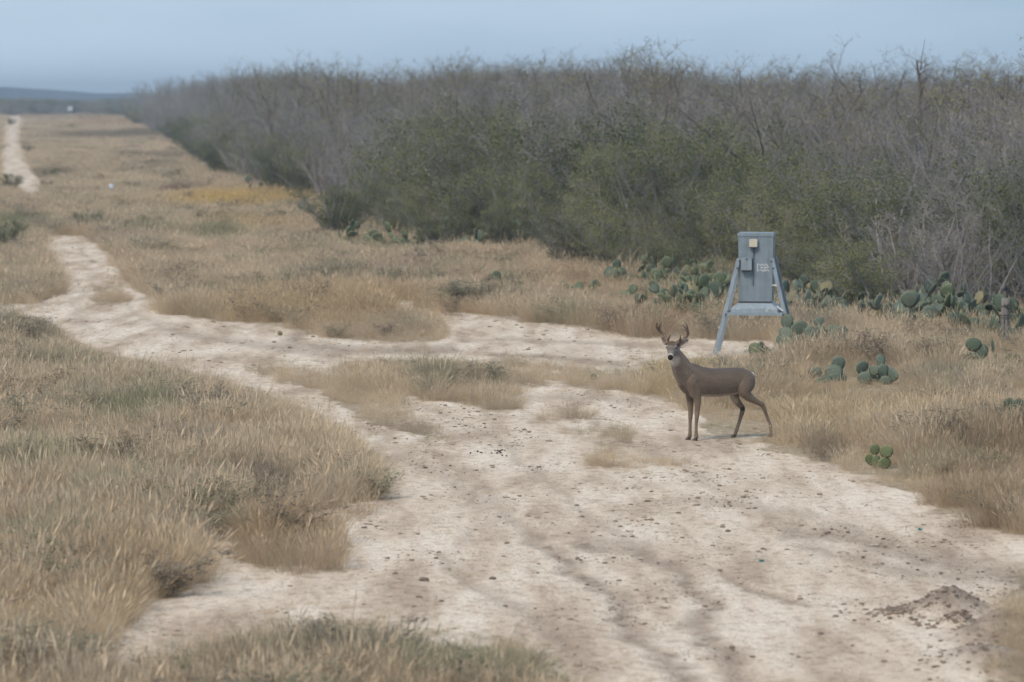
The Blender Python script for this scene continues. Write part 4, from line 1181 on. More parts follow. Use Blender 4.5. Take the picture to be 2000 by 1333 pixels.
    nv = len(me.vertices); co = np.zeros(nv * 3, np.float32); me.vertices.foreach_get('co', co); co = co.reshape(-1, 3).astype(float)
    no = np.zeros(nv * 3, np.float32); me.vertices.foreach_get('normal', no); no = no.reshape(-1, 3)
    arr = lambda v: np.array([v.x, v.y, v.z])
    lx = co @ arr(Fw); ly = co @ arr(Lf); z = co[:, 2]
    col = np.repeat(np.array([[.172, .129, .098]]), nv, 0)
    def blend(f, c):
        nonlocal col
        f = np.clip(f, 0, 1)[:, None]; col = col * (1 - f) + np.array(c) * f
    sph = lambda p, r, soft=.5: np.clip((1 - np.linalg.norm(co - arr(p), axis=1) / r) / soft, 0, 1)
    mott = fbm(co[:, 0] * 14 + z * 9, co[:, 1] * 14 + z * 17, 3)
    blend((no[:, 2] - .25) * 1.5 * (z > .66), (.095, .076, .064))                    # darker along the back
    blend(np.clip((.56 - z) * 8, 0, 1) * .8, (.215, .160, .115))                    # tan legs
    blend(np.clip((-no[:, 2] - .66) * 4, 0, 1) * (z > .47) * (z < .6) * (lx > -.42) * (lx < .3), (.40, .345, .29))   # pale belly
    blend(np.clip((lx - .30) * 4, 0, 1) * (z > .7) * .5, (.20, .165, .14))          # greyer neck
    blend(sph(D(1314.5, 704, .07), .10) * .95, (.50, .46, .42))                   # throat patch
    blend(sph(D(1329, 760, .03), .06) * .6, (.085, .07, .06))                       # dark brisket
    blend(sph(D(1434, 783, -.055), .07) * .85, (.46, .39, .32)); blend(sph(D(1427, 775, -.055), .05) * .8, (.48, .42, .35))  # pale inner thigh
    blend(sph(D(1450.5, 798, -.065), .040) * 1.0, (.035, .026, .022))               # tarsal gland
    blend(sph(D(1490, 791, .09), .030) * .8, (.085, .06, .045))
    blend(sph(D(1471, 729.5, .01), .040, .35), (.80, .77, .73)); blend(sph(D(1473, 736, .0), .035, .4), (.75, .72, .68)); blend(sph(D(1474, 748, .02), .035, .6) * .7, (.5, .45, .4))    # white of the tail
    blend(sph(D(1478, 757, .03), .05) * .4, (.40, .34, .28))
    # head pattern
    rel = co - arr(P0); ht = rel @ arr(hd); hsid = rel @ arr(hs); hup = rel @ arr(hu)
    head = (np.abs(hsid) < .085) & (hup > -.10) & (hup < .085) & (ht > -.09)
    blend(head * np.clip((ht + .02) * 30, 0, 1), (.215, .19, .17))
    blend(head * np.clip((hup - .018) * 60, 0, 1) * np.clip((.075 - ht) * 40, 0, 1) * np.clip((.052 - np.abs(hsid)) * 60, 0, 1), (.115, .078, .045))   # brown cap
    blend(head * np.clip(1 - np.abs(ht - .105) / .05, 0, 1) * np.clip((hup - .008) * 60, 0, 1) * .8, (.115, .10, .09))   # dark bridge
    for s in (1, -1):
        e_ = Hd(.052, s * .056, .014); blend(sph(e_, .032, .6) * .75, (.42, .38, .34)); blend(sph(e_, .015, .5), (.03, .025, .022))
    blend(head * np.clip(1 - np.abs(ht - .193) / .011, 0, 1) * 1.1 * (hup > -.045), (.72, .69, .65))    # white band behind the nose
    blend(head * np.clip((ht - .05) * 20, 0, 1) * np.clip((-.05 - hup) * 60, 0, 1), (.60, .56, .52))      # chin
    blend(head * np.clip((ht - .203) * 120, 0, 1) * (hup > -.052), (.018, .016, .016))                                   # nose
    blend(head * np.clip((ht - .185) * 60, 0, 1) * np.clip((-.043 - hup) * 90, 0, 1) * (np.abs(hsid) < .022), (.03, .025, .022))
    for b0, tip, fc in ears:
        ax = arr((tip - b0).normalized()); r_ = co - arr(b0); f = r_ @ ax; ln = (tip - b0).length
        rad = np.linalg.norm(r_ - f[:, None] * ax, axis=1); ine = (f > .02) & (f < ln + .02) & (rad < .078)
        blend(ine * 1.0, (.16, .13, .11))
        blend(ine * np.clip((no @ arr(fc) - .25) * 3, 0, 1), (.40, .345, .315))
        blend(ine * np.clip((no @ arr(fc) - .25) * 3, 0, 1) * np.clip(1.3 - rad / .030, 0, 1) * .95, (.13, .10, .09))
        blend(ine * np.clip((f - ln * .92) * 60, 0, 1), (.06, .05, .045))
    mot2 = fbm(co[:, 0] * 5 + z * 4 + 3, co[:, 1] * 5 + z * 6, 3)
    col *= (.92 * (.72 + .30 * mott + .26 * mot2))[:, None]
    a = me.attributes.new('coat', 'FLOAT_COLOR', 'POINT'); a.data.foreach_set('color', np.concatenate([col, np.ones((nv, 1))], 1).astype(np.float32).ravel())
    m, t, b = mat("deer_coat")
    at_ = nd(t, "ShaderNodeAttribute", attribute_name="coat"); tc = nd(t, "ShaderNodeTexCoord")
    mp = nd(t, "ShaderNodeMapping"); mp.inputs['Scale'].default_value = (38, 38, 90); t.links.new(tc.outputs['Object'], mp.inputs['Vector'])
    n = noise(t, mp.outputs[0], 1.0, 4, .6).outputs['Fac']; rr = ramp(t, [(.3, (.76, .76, .76)), (.7, (1.22, 1.22, 1.22))]); t.links.new(n, rr.inputs['Fac'])
    t.links.new(mixc(t, 1.0, at_.outputs['Color'], rr.outputs['Color'], 'MULTIPLY'), b.inputs['Base Color'])
    b.inputs['Roughness'].default_value = .85; b.inputs['Specular IOR Level'].default_value = .2
    b.inputs['Sheen Weight'].default_value = .12; b.inputs['Sheen Roughness'].default_value = .5
    bp = nd(t, "ShaderNodeBump"); bp.inputs['Strength'].default_value = .8; bp.inputs['Distance'].default_value = .012
    t.links.new(n, bp.inputs['Height']); t.links.new(bp.outputs[0], b.inputs['Normal'])
    me.materials.append(m); me.polygons.foreach_set('use_smooth', [True] * len(me.polygons))
    link("body", me, root)
    # eyes
    m_eye = simple("deer_eye", (.012, .010, .009), .12); m_eye.node_tree.nodes['Principled BSDF'].inputs['Specular IOR Level'].default_value = .6
    for s in (1, -1):
        e = MB(); c0 = Hd(.060, s * .0555, .016); e.loft([(c0 + hd * (.0140 * math.cos(q)), hs * max(.0005, .0135 * math.sin(q)), hu * max(.0005, .0115 * math.sin(q))) for q in np.linspace(math.pi, 0, 9)], 12)
        part("eye", e, m_eye, root, True)
    # hooves
    m_hoof = simple("hoof", (.045, .038, .034), .5, .2, 40)
    for px, py, ly, d_ in ((1357.6, 861.6, .072, 0), (1344, 860.6, -.066, 0), (1504, 853.5, .086, .0), (1432.4, 854.6, -.075, 0)):
        h = MB(); c0 = D(px, py, ly); c0.z = .0
        for s in (1, -1):
            o = c0 + Lf * .0125 * s
            h.loft([(o + Fw * .004, Lf * .0125, Fw * .034), (o + UP * .012 + Fw * .002, Lf * .0122, Fw * .030), (o + UP * .034 - Fw * .006, Lf * .010, Fw * .019), (o + UP * .042 - Fw * .008, Lf * .006, Fw * .012)], 10)
        for s in (1, -1):
            o = c0 + Lf * .014 * s - Fw * .03 + UP * .05; h.loft([(o, Lf * .006, Fw * .006), (o - UP * .014 - Fw * .006, Lf * .006, Fw * .006), (o - UP * .02 - Fw * .008, Lf * .002, Fw * .002)], 6)
        part("hoof", h, m_hoof, root, True)
    # antlers, traced on the crop and given their sweep back and forward again
    m_ant, t, b = mat("antler_bone")
    tc = nd(t, "ShaderNodeTexCoord"); n = noise(t, tc.outputs['Object'], 55, 4).outputs['Fac']; at_ = nd(t, "ShaderNodeAttribute", attribute_name="tip")
    r = ramp(t, [(.3, (.09, .056, .036)), (.75, (.21, .145, .095))]); t.links.new(n, r.inputs['Fac'])
    t.links.new(mixc(t, at_.outputs['Fac'], r.outputs['Color'], (.50, .42, .32)), b.inputs['Base Color']); b.inputs['Roughness'].default_value = .55
    def antler(paths):
        an = MB(); tips = []
        for pts, r0, r1 in paths:
            n0 = len(an.v)
            C = catmull([tuple(A(1240 + x / 10.256, 610 + y / 10.256, cy + d_)) for x, y, d_ in pts], 5)
            k = len(C); an.tube([Vector(q) for q in C], [1.32 * (r0 + (r1 - r0) * (i / (k - 1)) ** 1.2) for i in range(k)], 8)
            tips += [max(0, (i // 8) / (k - 1) - .62) * 2.0 for i in range(len(an.v) - n0)]
        me_ = an.mesh("antler", m_ant, True); a_ = me_.attributes.new('tip', 'FLOAT', 'POINT'); a_.data.foreach_set('value', tips)
        link("antler", me_, root)
    antler([([(665, 640, .0), (648, 585, .02), (590, 460, .07), (500, 385, .10), (445, 310, .06), (428, 240, .0), (440, 190, -.05), (465, 138, -.09)], .0185, .004),
            ([(655, 575, .01), (690, 500, -.03), (738, 398, -.05)], .0125, .003),
            ([(505, 380, .09), (488, 310, .07), (512, 230, .05), (556, 150, .04)], .0125, .003),
            ([(436, 275, .03), (455, 240, .01), (482, 212, .0)], .0095, .003),
            ([(498, 295, .06), (545, 275, .05)], .006, .003),
            ([(662, 628, .005), (652, 596, .018), (648, 580, .024)], .024, .020)])
    antler([([(828, 650, .0), (845, 608, .02), (930, 560, .06), (1030, 490, .09), (1066, 410, .07), (1020, 365, .0), (965, 340, -.05), (900, 308, -.09)], .0185, .004),
            ([(900, 572, .04), (912, 510, .0), (912, 435, -.02)], .0115, .003),
            ([(1062, 430, .08), (1052, 340, .07), (1038, 250, .05), (985, 148, .04)], .0125, .003),
            ([(1035, 372, .02), (1000, 300, .0), (938, 230, -.01)], .0105, .003),
            ([(830, 640, .005), (842, 614, .018), (848, 602, .022)], .024, .020)])
build_deer()

# ------------------------------------------------------------------ the game feeder
def metal_mat(name, c, rough=.5, metal=.35, streak=True):
    m, t, b = mat(name)
    tc = nd(t, "ShaderNodeTexCoord")
    mp = nd(t, "ShaderNodeMapping"); mp.inputs['Scale'].default_value = (14, 14, 1.6); t.links.new(tc.outputs['Object'], mp.inputs['Vector'])
    n = noise(t, mp.outputs[0], 1.0, 5, .6).outputs['Fac']; n2 = noise(t, tc.outputs['Object'], 5.0, 6, .6).outputs['Fac']
    f = mth(t, 'ADD', mth(t, 'MULTIPLY', n, .5), mth(t, 'MULTIPLY', n2, .5))
    r = ramp(t, [(.32, tuple(v * .78 for v in c)), (.5, c), (.68, tuple(min(1, v * 1.22) for v in c))]); t.links.new(f, r.inputs['Fac'])
    mp2 = nd(t, "ShaderNodeMapping"); mp2.inputs['Scale'].default_value = (22, 22, 2.2); mp2.inputs['Location'].default_value = (3, 7, 1); t.links.new(tc.outputs['Object'], mp2.inputs['Vector'])
    n3 = noise(t, mp2.outputs[0], 1.0, 3, .6).outputs['Fac']; rr_ = ramp(t, [(.60, (0, 0, 0)), (.74, (.55, .55, .55))]); t.links.new(n3, rr_.inputs['Fac'])
    t.links.new(mixc(t, rr_.outputs['Color'], r.outputs['Color'], (.17, .12, .085)), b.inputs['Base Color'])
    b.inputs['Roughness'].default_value = rough; b.inputs['Metallic'].default_value = metal
    bp = nd(t, "ShaderNodeBump"); bp.inputs['Strength'].default_value = .12; bp.inputs['Distance'].default_value = .01
    t.links.new(n2, bp.inputs['Height']); t.links.new(bp.outputs[0], b.inputs['Normal'])
    return m

def build_feeder():
    g = ground(1466, 686)
    e = empty("game_feeder", (g.x, g.y, 0), R(-7))
    tag(e, "blue-grey sheet metal game feeder on splayed steel legs beside the cactus", "feeder")
    sc = FPX / g.y          # px per metre here
    m_g = metal_mat("galvanised_sheet", (.20, .25, .29), .55, .25)
    m_l = metal_mat("angle_iron", (.255, .31, .355), .5, .25)
    m_d = simple("dark_gap", (.06, .065, .07), .8)
    m_w = simple("white_paint", (.62, .64, .65), .7, .15, 60)
    X = lambda px: (px - 1466) / sc
    Z = lambda py: (686 - py) / sc
    hb = .27                                            # half depth of the hopper
    # hopper: slightly wider at the top, with a folded seam
    mb = MB()
    zt, zb = Z(459), Z(588); xt0, xt1, xb0, xb1 = X(1443.5), X(1511.5), X(1444), X(1509)
    fr = [Vector((xb0, -hb, zb)), Vector((xb1, -hb, zb)), Vector((xb1, hb, zb)), Vector((xb0, hb, zb)), Vector((xt0, -hb, zt)), Vector((xt1, -hb, zt)), Vector((xt1, hb, zt)), Vector((xt0, hb, zt))]
    mb.add(fr, [(3, 2, 1, 0), (0, 1, 5, 4), (1, 2, 6, 5), (2, 3, 7, 6), (3, 0, 4, 7), (4, 5, 6, 7)])
    part("hopper", mb, m_g, e)
    mb = MB(); mb.box((X(1477.3), 0, Z(457.6)), (X(1513) - X(1477.3), hb + .012, .024)); mb.box((X(1477.3), 0, Z(454.6)), (X(1511) - X(1477.3), hb + .002, .006))
    part("lid", mb, metal_mat("lid_sheet", (.215, .265, .305), .5, .25), e)
    mb = MB(); mb.box((X(1477), -hb - .004, Z(588.6)), (X(1510) - X(1477), .006, .012)); part("seam", mb, m_d, e)
    # flared pan under the hopper
    mb = MB()
    tz, bz = Z(590), Z(600.5); fz = Z(608.5)
    a0, a1 = X(1444), X(1509); b0_, b1 = X(1430.5), X(1521)
    def ring(x0, x1, y, zz): return [Vector((x0, -y, zz)), Vector((x1, -y, zz)), Vector((x1, y, zz)), Vector((x0, y, zz))]
    vs = ring(a0, a1, hb, tz) + ring(b0_, b1, hb + .11, bz) + ring(b0_, b1, hb + .11, fz)
    fs = [(3, 2, 1, 0)]
    for o in (0, 4):
        for k in range(4): fs.append((o + k, o + (k + 1) % 4, o + 4 + (k + 1) % 4, o + 4 + k))
    fs = [f[::-1] for f in fs]; fs.append((8, 9, 10, 11)); mb.add(vs, fs)
    pan = part("pan", mb, metal_mat("pan_sheet", (.30, .36, .41), .5, .25), e)
    # worn bright smears on the pan
    mb = MB(); rg = random.Random(5)
    for cx, cz, nn, w in ((1505, 600, 16, .05), (1443, 594, 6, .025)):
        for k in range(nn):
            x = X(cx) + rg.gauss(0, w * .7); zz = Z(cz) + rg.gauss(0, .03); zz = min(max(zz, fz + .01), bz - .008)
            s = rg.uniform(.006, .02); y = -hb - .1125
            mb.add([Vector((x - s, y, zz - s * .4)), Vector((x + s * .8, y, zz - s * .6)), Vector((x + s, y, zz + s * .5)), Vector((x - s * .5, y, zz + s * .7))], [(0, 1, 2, 3)])
    part("scuff", mb, m_w, pan)
    # legs: angle irons, two flanges each
    def iron(p, q, w, name):
        mb = MB(); d = (q - p).normalized(); sx = Vector((1, 0, 0)) - d * d.x; sx.normalize(); sy = d.cross(sx); sy.normalize()
        if sy.y < 0: sy = -sy
        th = .006
        for (u, v, hu_, hv) in ((sx, sy, w * .5, th * .5),):
            o = Vector((0, 0, 0))
            def bar(c_, au, av):
                vs = []
                for pt in (p, q):
                    for a_, b_ in ((-1, -1), (1, -1), (1, 1), (-1, 1)): vs.append(pt + c_ + au * a_ + av * b_)
                mb.add(vs, [(3, 2, 1, 0), (4, 5, 6, 7), (0, 1, 5, 4), (1, 2, 6, 5), (2, 3, 7, 6), (3, 0, 4, 7)])
            bar(Vector((0, 0, 0)), sx * w * .5, sy * th * .5)
            bar(sx * (w * .5 - th * .5) + sy * (w * .5 + th * .5 + .0005), sx * th * .5, sy * w * .5)
        return part(name, mb, m_l, e)
    lw = .062; yF, yB = hb + .135, hb + .135
    slope = (1443.5 - 1397) / (683. - 505)
    iron(Vector((X(1398.5), -yF - .02, -.05)), Vector((X(1445), -yF + .09, Z(503))), lw, "leg")
    iron(Vector((X(1398.5), yB + .02, -.05)), Vector((X(1445), yB - .09, Z(503))), lw, "leg")
    iron(Vector((X(1553.5), -yF - .02, -.05)), Vector((X(1509.5), -yF + .09, Z(503))), lw, "leg")
    iron(Vector((X(1553.5), yB + .02, -.05)), Vector((X(1509.5), yB - .09, Z(503))), lw, "leg")
    # cross bars of the stand
    zc = Z(611)
    for y in (-yF - .002, yB + .002):
        mb = MB(); mb.box((X(1476), y, zc), ((X(1535) - X(1417.5)) / 2, .004, .024)); mb.box((X(1476), y + (.03 if y < 0 else -.03), zc + .02), ((X(1535) - X(1417.5)) / 2, .025, .003)); part("cross_bar", mb, m_l, e)
    for x in (X(1420), X(1533)):
        mb = MB(); mb.box((x, 0, zc), (.004, yF - .01, .022)); part("cross_bar", mb, m_l, e)
    mb = MB(); mb.tube([Vector((X(1520), -hb - .10, Z(596))), Vector((X(1532), -yF + .0, Z(605)))], [.011, .011], 6); part("brace", mb, m_w, e)
    for px, py in ((1410.5, 637), (1515, 555)):
        mb = MB(); mb.box((X(px), -yF + .02, Z(py)), (.035, .004, .010)); part("tab", mb, m_w, e)
    mb = MB(); mb.box((X(1512), -hb + .02, Z(557)), (.012, .012, .02)); part("latch", mb, m_d, e)
    for px, py in ((1446, 508), (1442, 522), (1508.5, 508), (1512, 522), (1421, 611), (1532, 611)):
        mb = MB(); c_ = Vector((X(px), -yF + (.075 if py < 600 else -.008), Z(py))); mb.tube([c_, c_ + Vector((0, -.02, 0))], [.014, .012], 6); part("bolt", mb, m_d, e)
    # solar panel with its cells
    m_sp = simple("sun_bleached_panel", (.56, .53, .42), .5, .06, 40); m_fr = simple("panel_frame", (.20, .20, .20), .6)
    mb = MB(); x0, x1 = X(1464.8), X(1481.5); z0, z1 = Z(482), Z(465.5)
    tilt = Matrix.Rotation(R(-14), 3, 'X'); cpt = Vector(((x0 + x1) / 2, -hb - .045, (z0 + z1) / 2)); w, h = (x1 - x0) / 2, (z1 - z0) / 2
    mb.box(cpt, (w, .010, h), tilt); sp = part("solar_panel", mb, m_fr, e)
    mb = MB(); mb.box(cpt + tilt @ Vector((0, -.012, 0)), (w * .93, .002, h * .93), tilt); part("panel_face", mb, m_fr, sp)
    cell = MB(); cell.box((0, 0, 0), (w * .93 / 7 * .86, .002, h * .93 / 7 * .86)); cm = cell.mesh("cell", m_sp)
    for i in range(7):
        for j in range(7):
            o = link("cell", cm, sp); o.location = cpt + tilt @ Vector((w * .93 * (2 * i - 6) / 7, -.0165, h * .93 * (2 * j - 6) / 7)); o.rotation_euler = (R(-14), 0, 0)
    mb = MB(); mb.box((X(1473), -hb - .028, Z(484)), (.03, .026, .010)); mb.box((X(1473.5), -hb - .02, Z(488)), (.012, .018, .03)); part("panel_bracket", mb, m_d, e)
    mb = MB(); mb.tube([Vector((X(1473.5), -hb - .012, Z(487))), Vector((X(1473), -hb - .012, Z(520))), Vector((X(1472), -hb - .012, Z(556)))], [.010, .010, .010], 8); part("conduit", mb, metal_mat("conduit_metal", (.13, .16, .185), .5, .2), e)
    # control box with a sloping hood
    mb = MB(); x0, x1 = X(1449.3), X(1470.5)
    vs = [Vector((x0, -hb - .003, Z(502))), Vector((x1, -hb - .003, Z(502))), Vector((x1, -hb - .07, Z(503))), Vector((x0, -hb - .07, Z(503))),
          Vector((x0, -hb - .003, Z(527))), Vector((x1, -hb - .003, Z(527))), Vector((x1, -hb - .10, Z(526))), Vector((x0, -hb - .10, Z(526)))]
    mb.add(vs, [(0, 1, 2, 3), (7, 6, 5, 4), (3, 2, 6, 7), (0, 3, 7, 4), (2, 1, 5, 6), (1, 0, 4, 5)])
    cb = part("control_box", mb, metal_mat("control_box_sheet", (.19, .235, .265), .6, .2), e)
    mb = MB(); mb.box((X(1460), -hb - .05, Z(528)), (.06, .035, .012)); part("spout", mb, m_d, cb)
    mb = MB(); mb.box((X(1460.5), -hb - .076, Z(505)), (.014, .006, .012)); part("hasp", mb, m_d, cb)
    # three worn lines of white stencil, too weathered to read
    mb = MB(); rg = random.Random(23)
    for row, zr in enumerate((516.3, 521.3, 526.3)):
        x = 1480.6
        while x < 1503.3:
            wv = rg.uniform(1.3, 2.3)
            for k in range(3):
                if rg.random() < (.55 if row else .5) * (.6 if x < 1487 else 1.15):
                    xx = X(x + rg.uniform(0, wv)); zz = Z(zr + rg.uniform(-1.7, 1.7)); s = rg.uniform(.006, .012); y = -hb - .0035
                    vert = rg.random() < .5; sx_, sz_ = (s * .6, s * 1.4) if vert else (s * 1.3, s * .6)
                    mb.add([Vector((xx - sx_, y, zz - sz_)), Vector((xx + sx_, y, zz - sz_)), Vector((xx + sx_, y, zz + sz_)), Vector((xx - sx_, y, zz + sz_))], [(0, 1, 2, 3)])
            x += wv + .55
    mb.add([Vector((X(1480.6), -hb - .003, Z(528.6))), Vector((X(1481.8), -hb - .003, Z(528.6))), Vector((X(1481.8), -hb - .003, Z(513.5))), Vector((X(1480.6), -hb - .003, Z(513.5)))], [(0, 1, 2, 3)])
    part("stencil", mb, simple("faded_white_stencil", (.62, .65, .68), .7, .15, 90), e)
build_feeder()

# ------------------------------------------------------------------ wooden post with the trail camera
def build_post():
    g = ground(1962, 676); sc = FPX / g.y; e = empty("wooden_post", (g.x, g.y, 0))
    tag(e, "weathered grey wooden post with wire bands at the brush edge on the right", "post")
    h = (676 - 582) / sc; r = 8.6 / sc; mb = MB(); n = 14; rings = []
    for k in range(8):
        f = k / 7; rings.append((Vector((.03 * f - .012 + .004 * math.sin(5 * f), 0, -.1 + (h + .1) * f)), Vector((r * (1.06 - .1 * f), 0, 0)), Vector((0, r * (1.06 - .1 * f), 0))))
    mb.loft(rings, n)
    m, t, b = mat("weathered_post_wood"); tc = nd(t, "ShaderNodeTexCoord"); mp = nd(t, "ShaderNodeMapping"); mp.inputs['Scale'].default_value = (40, 40, 2.5)
    t.links.new(tc.outputs['Object'], mp.inputs['Vector']); n_ = noise(t, mp.outputs[0], 1.0, 6, .65).outputs['Fac']
    r_ = ramp(t, [(.3, (.09, .083, .076)), (.55, (.19, .18, .168)), (.75, (.28, .265, .248))]); t.links.new(n_, r_.inputs['Fac']); t.links.new(r_.outputs['Color'], b.inputs['Base Color']); b.inputs['Roughness'].default_value = .9
    bp = nd(t, "ShaderNodeBump"); bp.inputs['Strength'].default_value = .7; bp.inputs['Distance'].default_value = .01; t.links.new(n_, bp.inputs['Height']); t.links.new(bp.outputs[0], b.inputs['Normal'])
    part("shaft", mb, m, e, True)
    mw = simple("rusty_wire", (.07, .06, .055), .7)
    for py, tl in ((596, .02), (615.5, .004), (621, -.006)):
        mb = MB(); z = (676 - py) / sc; pts = [Vector((.012 + (r * 1.08) * math.cos(a), (r * 1.08) * math.sin(a), z + tl * math.cos(a))) for a in np.linspace(0, 2 * math.pi, 17)]
        mb.tube(pts, [.006] * 17, 5); part("wire_band", mb, mw, e)
    mb = MB(); z = (676 - 598) / sc; mb.tube([Vector((-.02, -r * 1.1, z + .02)), Vector((.02, -r * 1.15, z)), Vector((.08, -r * .9, z - .05))], [.016, .02, .012], 6); part("wire_knot", mb, mw, e)
    mb = MB(); mb.box((-.012, -r * .985, (676 - 640) / sc), (.006, .006, .14)); part("crack", mb, simple("wood_crack", (.05, .045, .04), .95), e)
    # the device on its stalk stands on the post
    top = Vector((g.x, g.y, h)); c_ = empty("trail_camera", top + Vector((.035, 0, -.015)))
    tag(c_, "small dark trail camera on a stalk above the wooden post", "camera")
    md_ = simple("dark_plastic", (.035, .037, .04), .5)
    mb = MB(); mb.tube([Vector((0, 0, 0)), Vector((0, 0, .10))], [.010, .010], 8); part("stalk", mb, md_, c_)
    mb = MB(); mb.box((-.005, 0, .155), (.05, .035, .042), Matrix.Rotation(R(25), 3, 'Y')); mb.box((.035, 0, .12), (.03, .03, .028), Matrix.Rotation(R(40), 3, 'Y')); part("housing", mb, md_, c_)
    mb = MB(); mb.tube([Vector((-.015, -.034, .16)), Vector((-.017, -.042, .16))], [.014, .014], 10); part("lens", mb, simple("lens_glass", (.02, .02, .025), .15), c_)
    mb = MB(); mb.box((-.03, -.005, .196), (.028, .03, .004), Matrix.Rotation(R(25), 3, 'Y')); part("visor", mb, simple("pale_plastic", (.3, .3, .32), .5), c_)
build_post()

# small marker and far white structure
def markers():
    g = ground(218, 377); sc = FPX / g.y; e = empty("marker_post", (g.x, g.y, 0)); tag(e, "small marker post with a pale blue top in the far left field", "marker")
    mb = MB(); mb.tube([Vector((0, 0, -.05)), Vector((0, 0, 5 / sc))], [.05, .05], 8); part("pole", mb, simple("dark_marker", (.10, .06, .055), .8), e)
    mb = MB(); mb.tube([Vector((0, 0, 5 / sc)), Vector((0, 0, 5 / sc + .02)), Vector((0, 0, 15 / sc)), Vector((0, 0, 16.5 / sc))], [.05, .10, .10, .06], 10); part("cap", mb, simple("pale_blue_plastic", (.55, .66, .85), .5), e)
    Y = 770.; c0 = at(137, 217, Y); e = empty("field_hide", (c0.x, Y, 0)); tag(e, "small white peaked box on stilts against the far dark tree line", "hide")
    s = Y / FPX; mw = simple("white_box_paint", (.50, .53, .56), .7); zz = c0.z
    for sx in (-1, 1):
        mb = MB(); x = sx * 2.6 * s
        mb.add([Vector((x - 2.0 * s, -.4, zz - 0)), Vector((x + 2.0 * s, -.4, zz)), Vector((x + 2.2 * s, -.4, zz + 8.5 * s)), Vector((x - 2.2 * s, -.4, zz + (9.5 if sx < 0 else 9) * s)),
                Vector((x - 2.0 * s, .2, zz - 0)), Vector((x + 2.0 * s, .2, zz)), Vector((x + 2.2 * s, .2, zz + 8.5 * s)), Vector((x - 2.2 * s, .2, zz + 9 * s))],
               [(0, 1, 2, 3), (7, 6, 5, 4), (0, 4, 5, 1), (1, 5, 6, 2), (2, 6, 7, 3), (3, 7, 4, 0)]); part("panel", mb, mw, e)
    mb = MB(); mb.box((0, .25, zz + 3 * s), (4.2 * s, .03, 3 * s)); part("back_panel", mb, mw, e)
    for sx in (-1, 1):
        mb = MB(); mb.tube([Vector((sx * 3 * s, 0, -.05)), Vector((sx * 3 * s, 0, zz + .1))], [.05, .05], 6); part("leg", mb, mw, e)
markers()

# ------------------------------------------------------------------ stones, clods, litter
def rock_mesh(name, seed, mt, flat=.7):
    rg = random.Random(seed); import bmesh as bm_
    bm = bm_.new(); bm_.ops.create_icosphere(bm, subdivisions=2, radius=1.0)
    ph = [(Vector((rg.gauss(0, 1), rg.gauss(0, 1), rg.gauss(0, 1))).normalized(), rg.uniform(.55, .95)) for _ in range(7)]
    for v in bm.verts:
        for n_, d_ in ph:
            q = v.co.dot(n_)
            if q > d_: v.co -= n_ * (q - d_) * .85
        v.co *= rg.uniform(.93, 1.07); v.co.z *= flat
    me = bpy.data.meshes.new(name); bm.to_mesh(me); bm.free(); me.materials.append(mt); return me
m_clod = simple("dark_clod", (.19, .15, .12), .95, .35, 6, .6); m_pale_st = simple("pale_caliche_stone", (.46, .40, .33), .95, .25, 5, .6); m_mid_st = simple("brown_grit", (.24, .185, .14), .95, .35, 5, .5)
m_dung = simple("dark_droppings", (.05, .038, .03), .8, .3, 6)
ROCKS = [rock_mesh("stone", 60 + i, m_clod, .62) for i in range(4)]

for i, (px, py, w, lab) in enumerate([
        (819, 1168, 15, "largest dark stone on the pale road near the front grass"), (962, 1130, 13, "dark brown clod in the middle of the road front"), (1050, 1119, 8, "small pointed stone right of the brown clod"),
        (772, 1120, 10, "grey stone on the road left of centre"), (829, 1134, 22, "flat dark clod on the road above the largest stone"), (735, 1031, 7, "small dark stone near the tall left grass"), (732, 1055, 5, "little pebble below the small stone near the left grass"),
        (990, 1062, 10, "dark stone with a stick beside it on the road"), (852, 1166, 6, "small stone just right of the largest dark stone"), (862, 1175, 11, "dark clod below the little stone right of the largest stone"),
        (1046, 1187, 7, "left one of the three small clods in front of the ruts"), (1097, 1187, 8, "middle one of the three small clods in front of the ruts"), (1123, 1187, 6, "right one of the three small clods in front of the ruts"),
        (711, 1182, 10, "grey clod by the front grass edge"), (1199, 1089, 8, "dark clod between the two long ruts"), (1668, 1210, 9, "brown clod on the road left of the dirt mound"), (1696, 1209, 6, "small clod beside the brown clod left of the mound"),
        (1603, 1238, 12, "dark clod at the lower right of the road"), (1560, 1287, 12, "brown clump low on the right side of the road"), (190, 1255, 10, "dark clod beside the front left grass"), (757, 1090, 9, "dark chip on the road's left part"),
        (1537, 1074, 10, "dark chip on the right part of the road"), (1422, 1039, 12, "grey flat chip on the road in front of the deer")]):
    g = ground(px, py); s = w / (FPX / g.y) / 2
    o = link("stone", ROCKS[i % 4], None, (g.x, g.y, float(gz(g.x, g.y)) + s * .25)); o.scale = (s, s * 1.2, s); o.rotation_euler = (0, 0, i * 1.7); tag(o, lab, "stone")

# teal scraps
for px, py, lab in ((1487, 1096, "tiny teal scrap on the road in front of the deer"), (1797, 1036, "tiny teal scrap near the grass at the right")):
    g = ground(px, py); mb = MB(); rg = random.Random(px); vs = []
    for k in range(8): a = k * .785; vs += [Vector((.022 * math.cos(a) * rg.uniform(.6, 1.2), .018 * math.sin(a), .012 + .012 * rg.random())), Vector((.022 * math.cos(a), .018 * math.sin(a), -.005))]
    mb.add(vs, [tuple(range(0, 16, 2))] + [(2 * k, 2 * k + 1, (2 * k + 3) % 16, (2 * k + 2) % 16) for k in range(8)])
    o = link("scrap", mb.mesh("scrap", simple("teal_plastic", (.04, .17, .18), .5)), None, (g.x, g.y, float(gz(g.x, g.y)) + .004)); tag(o, lab, "litter")

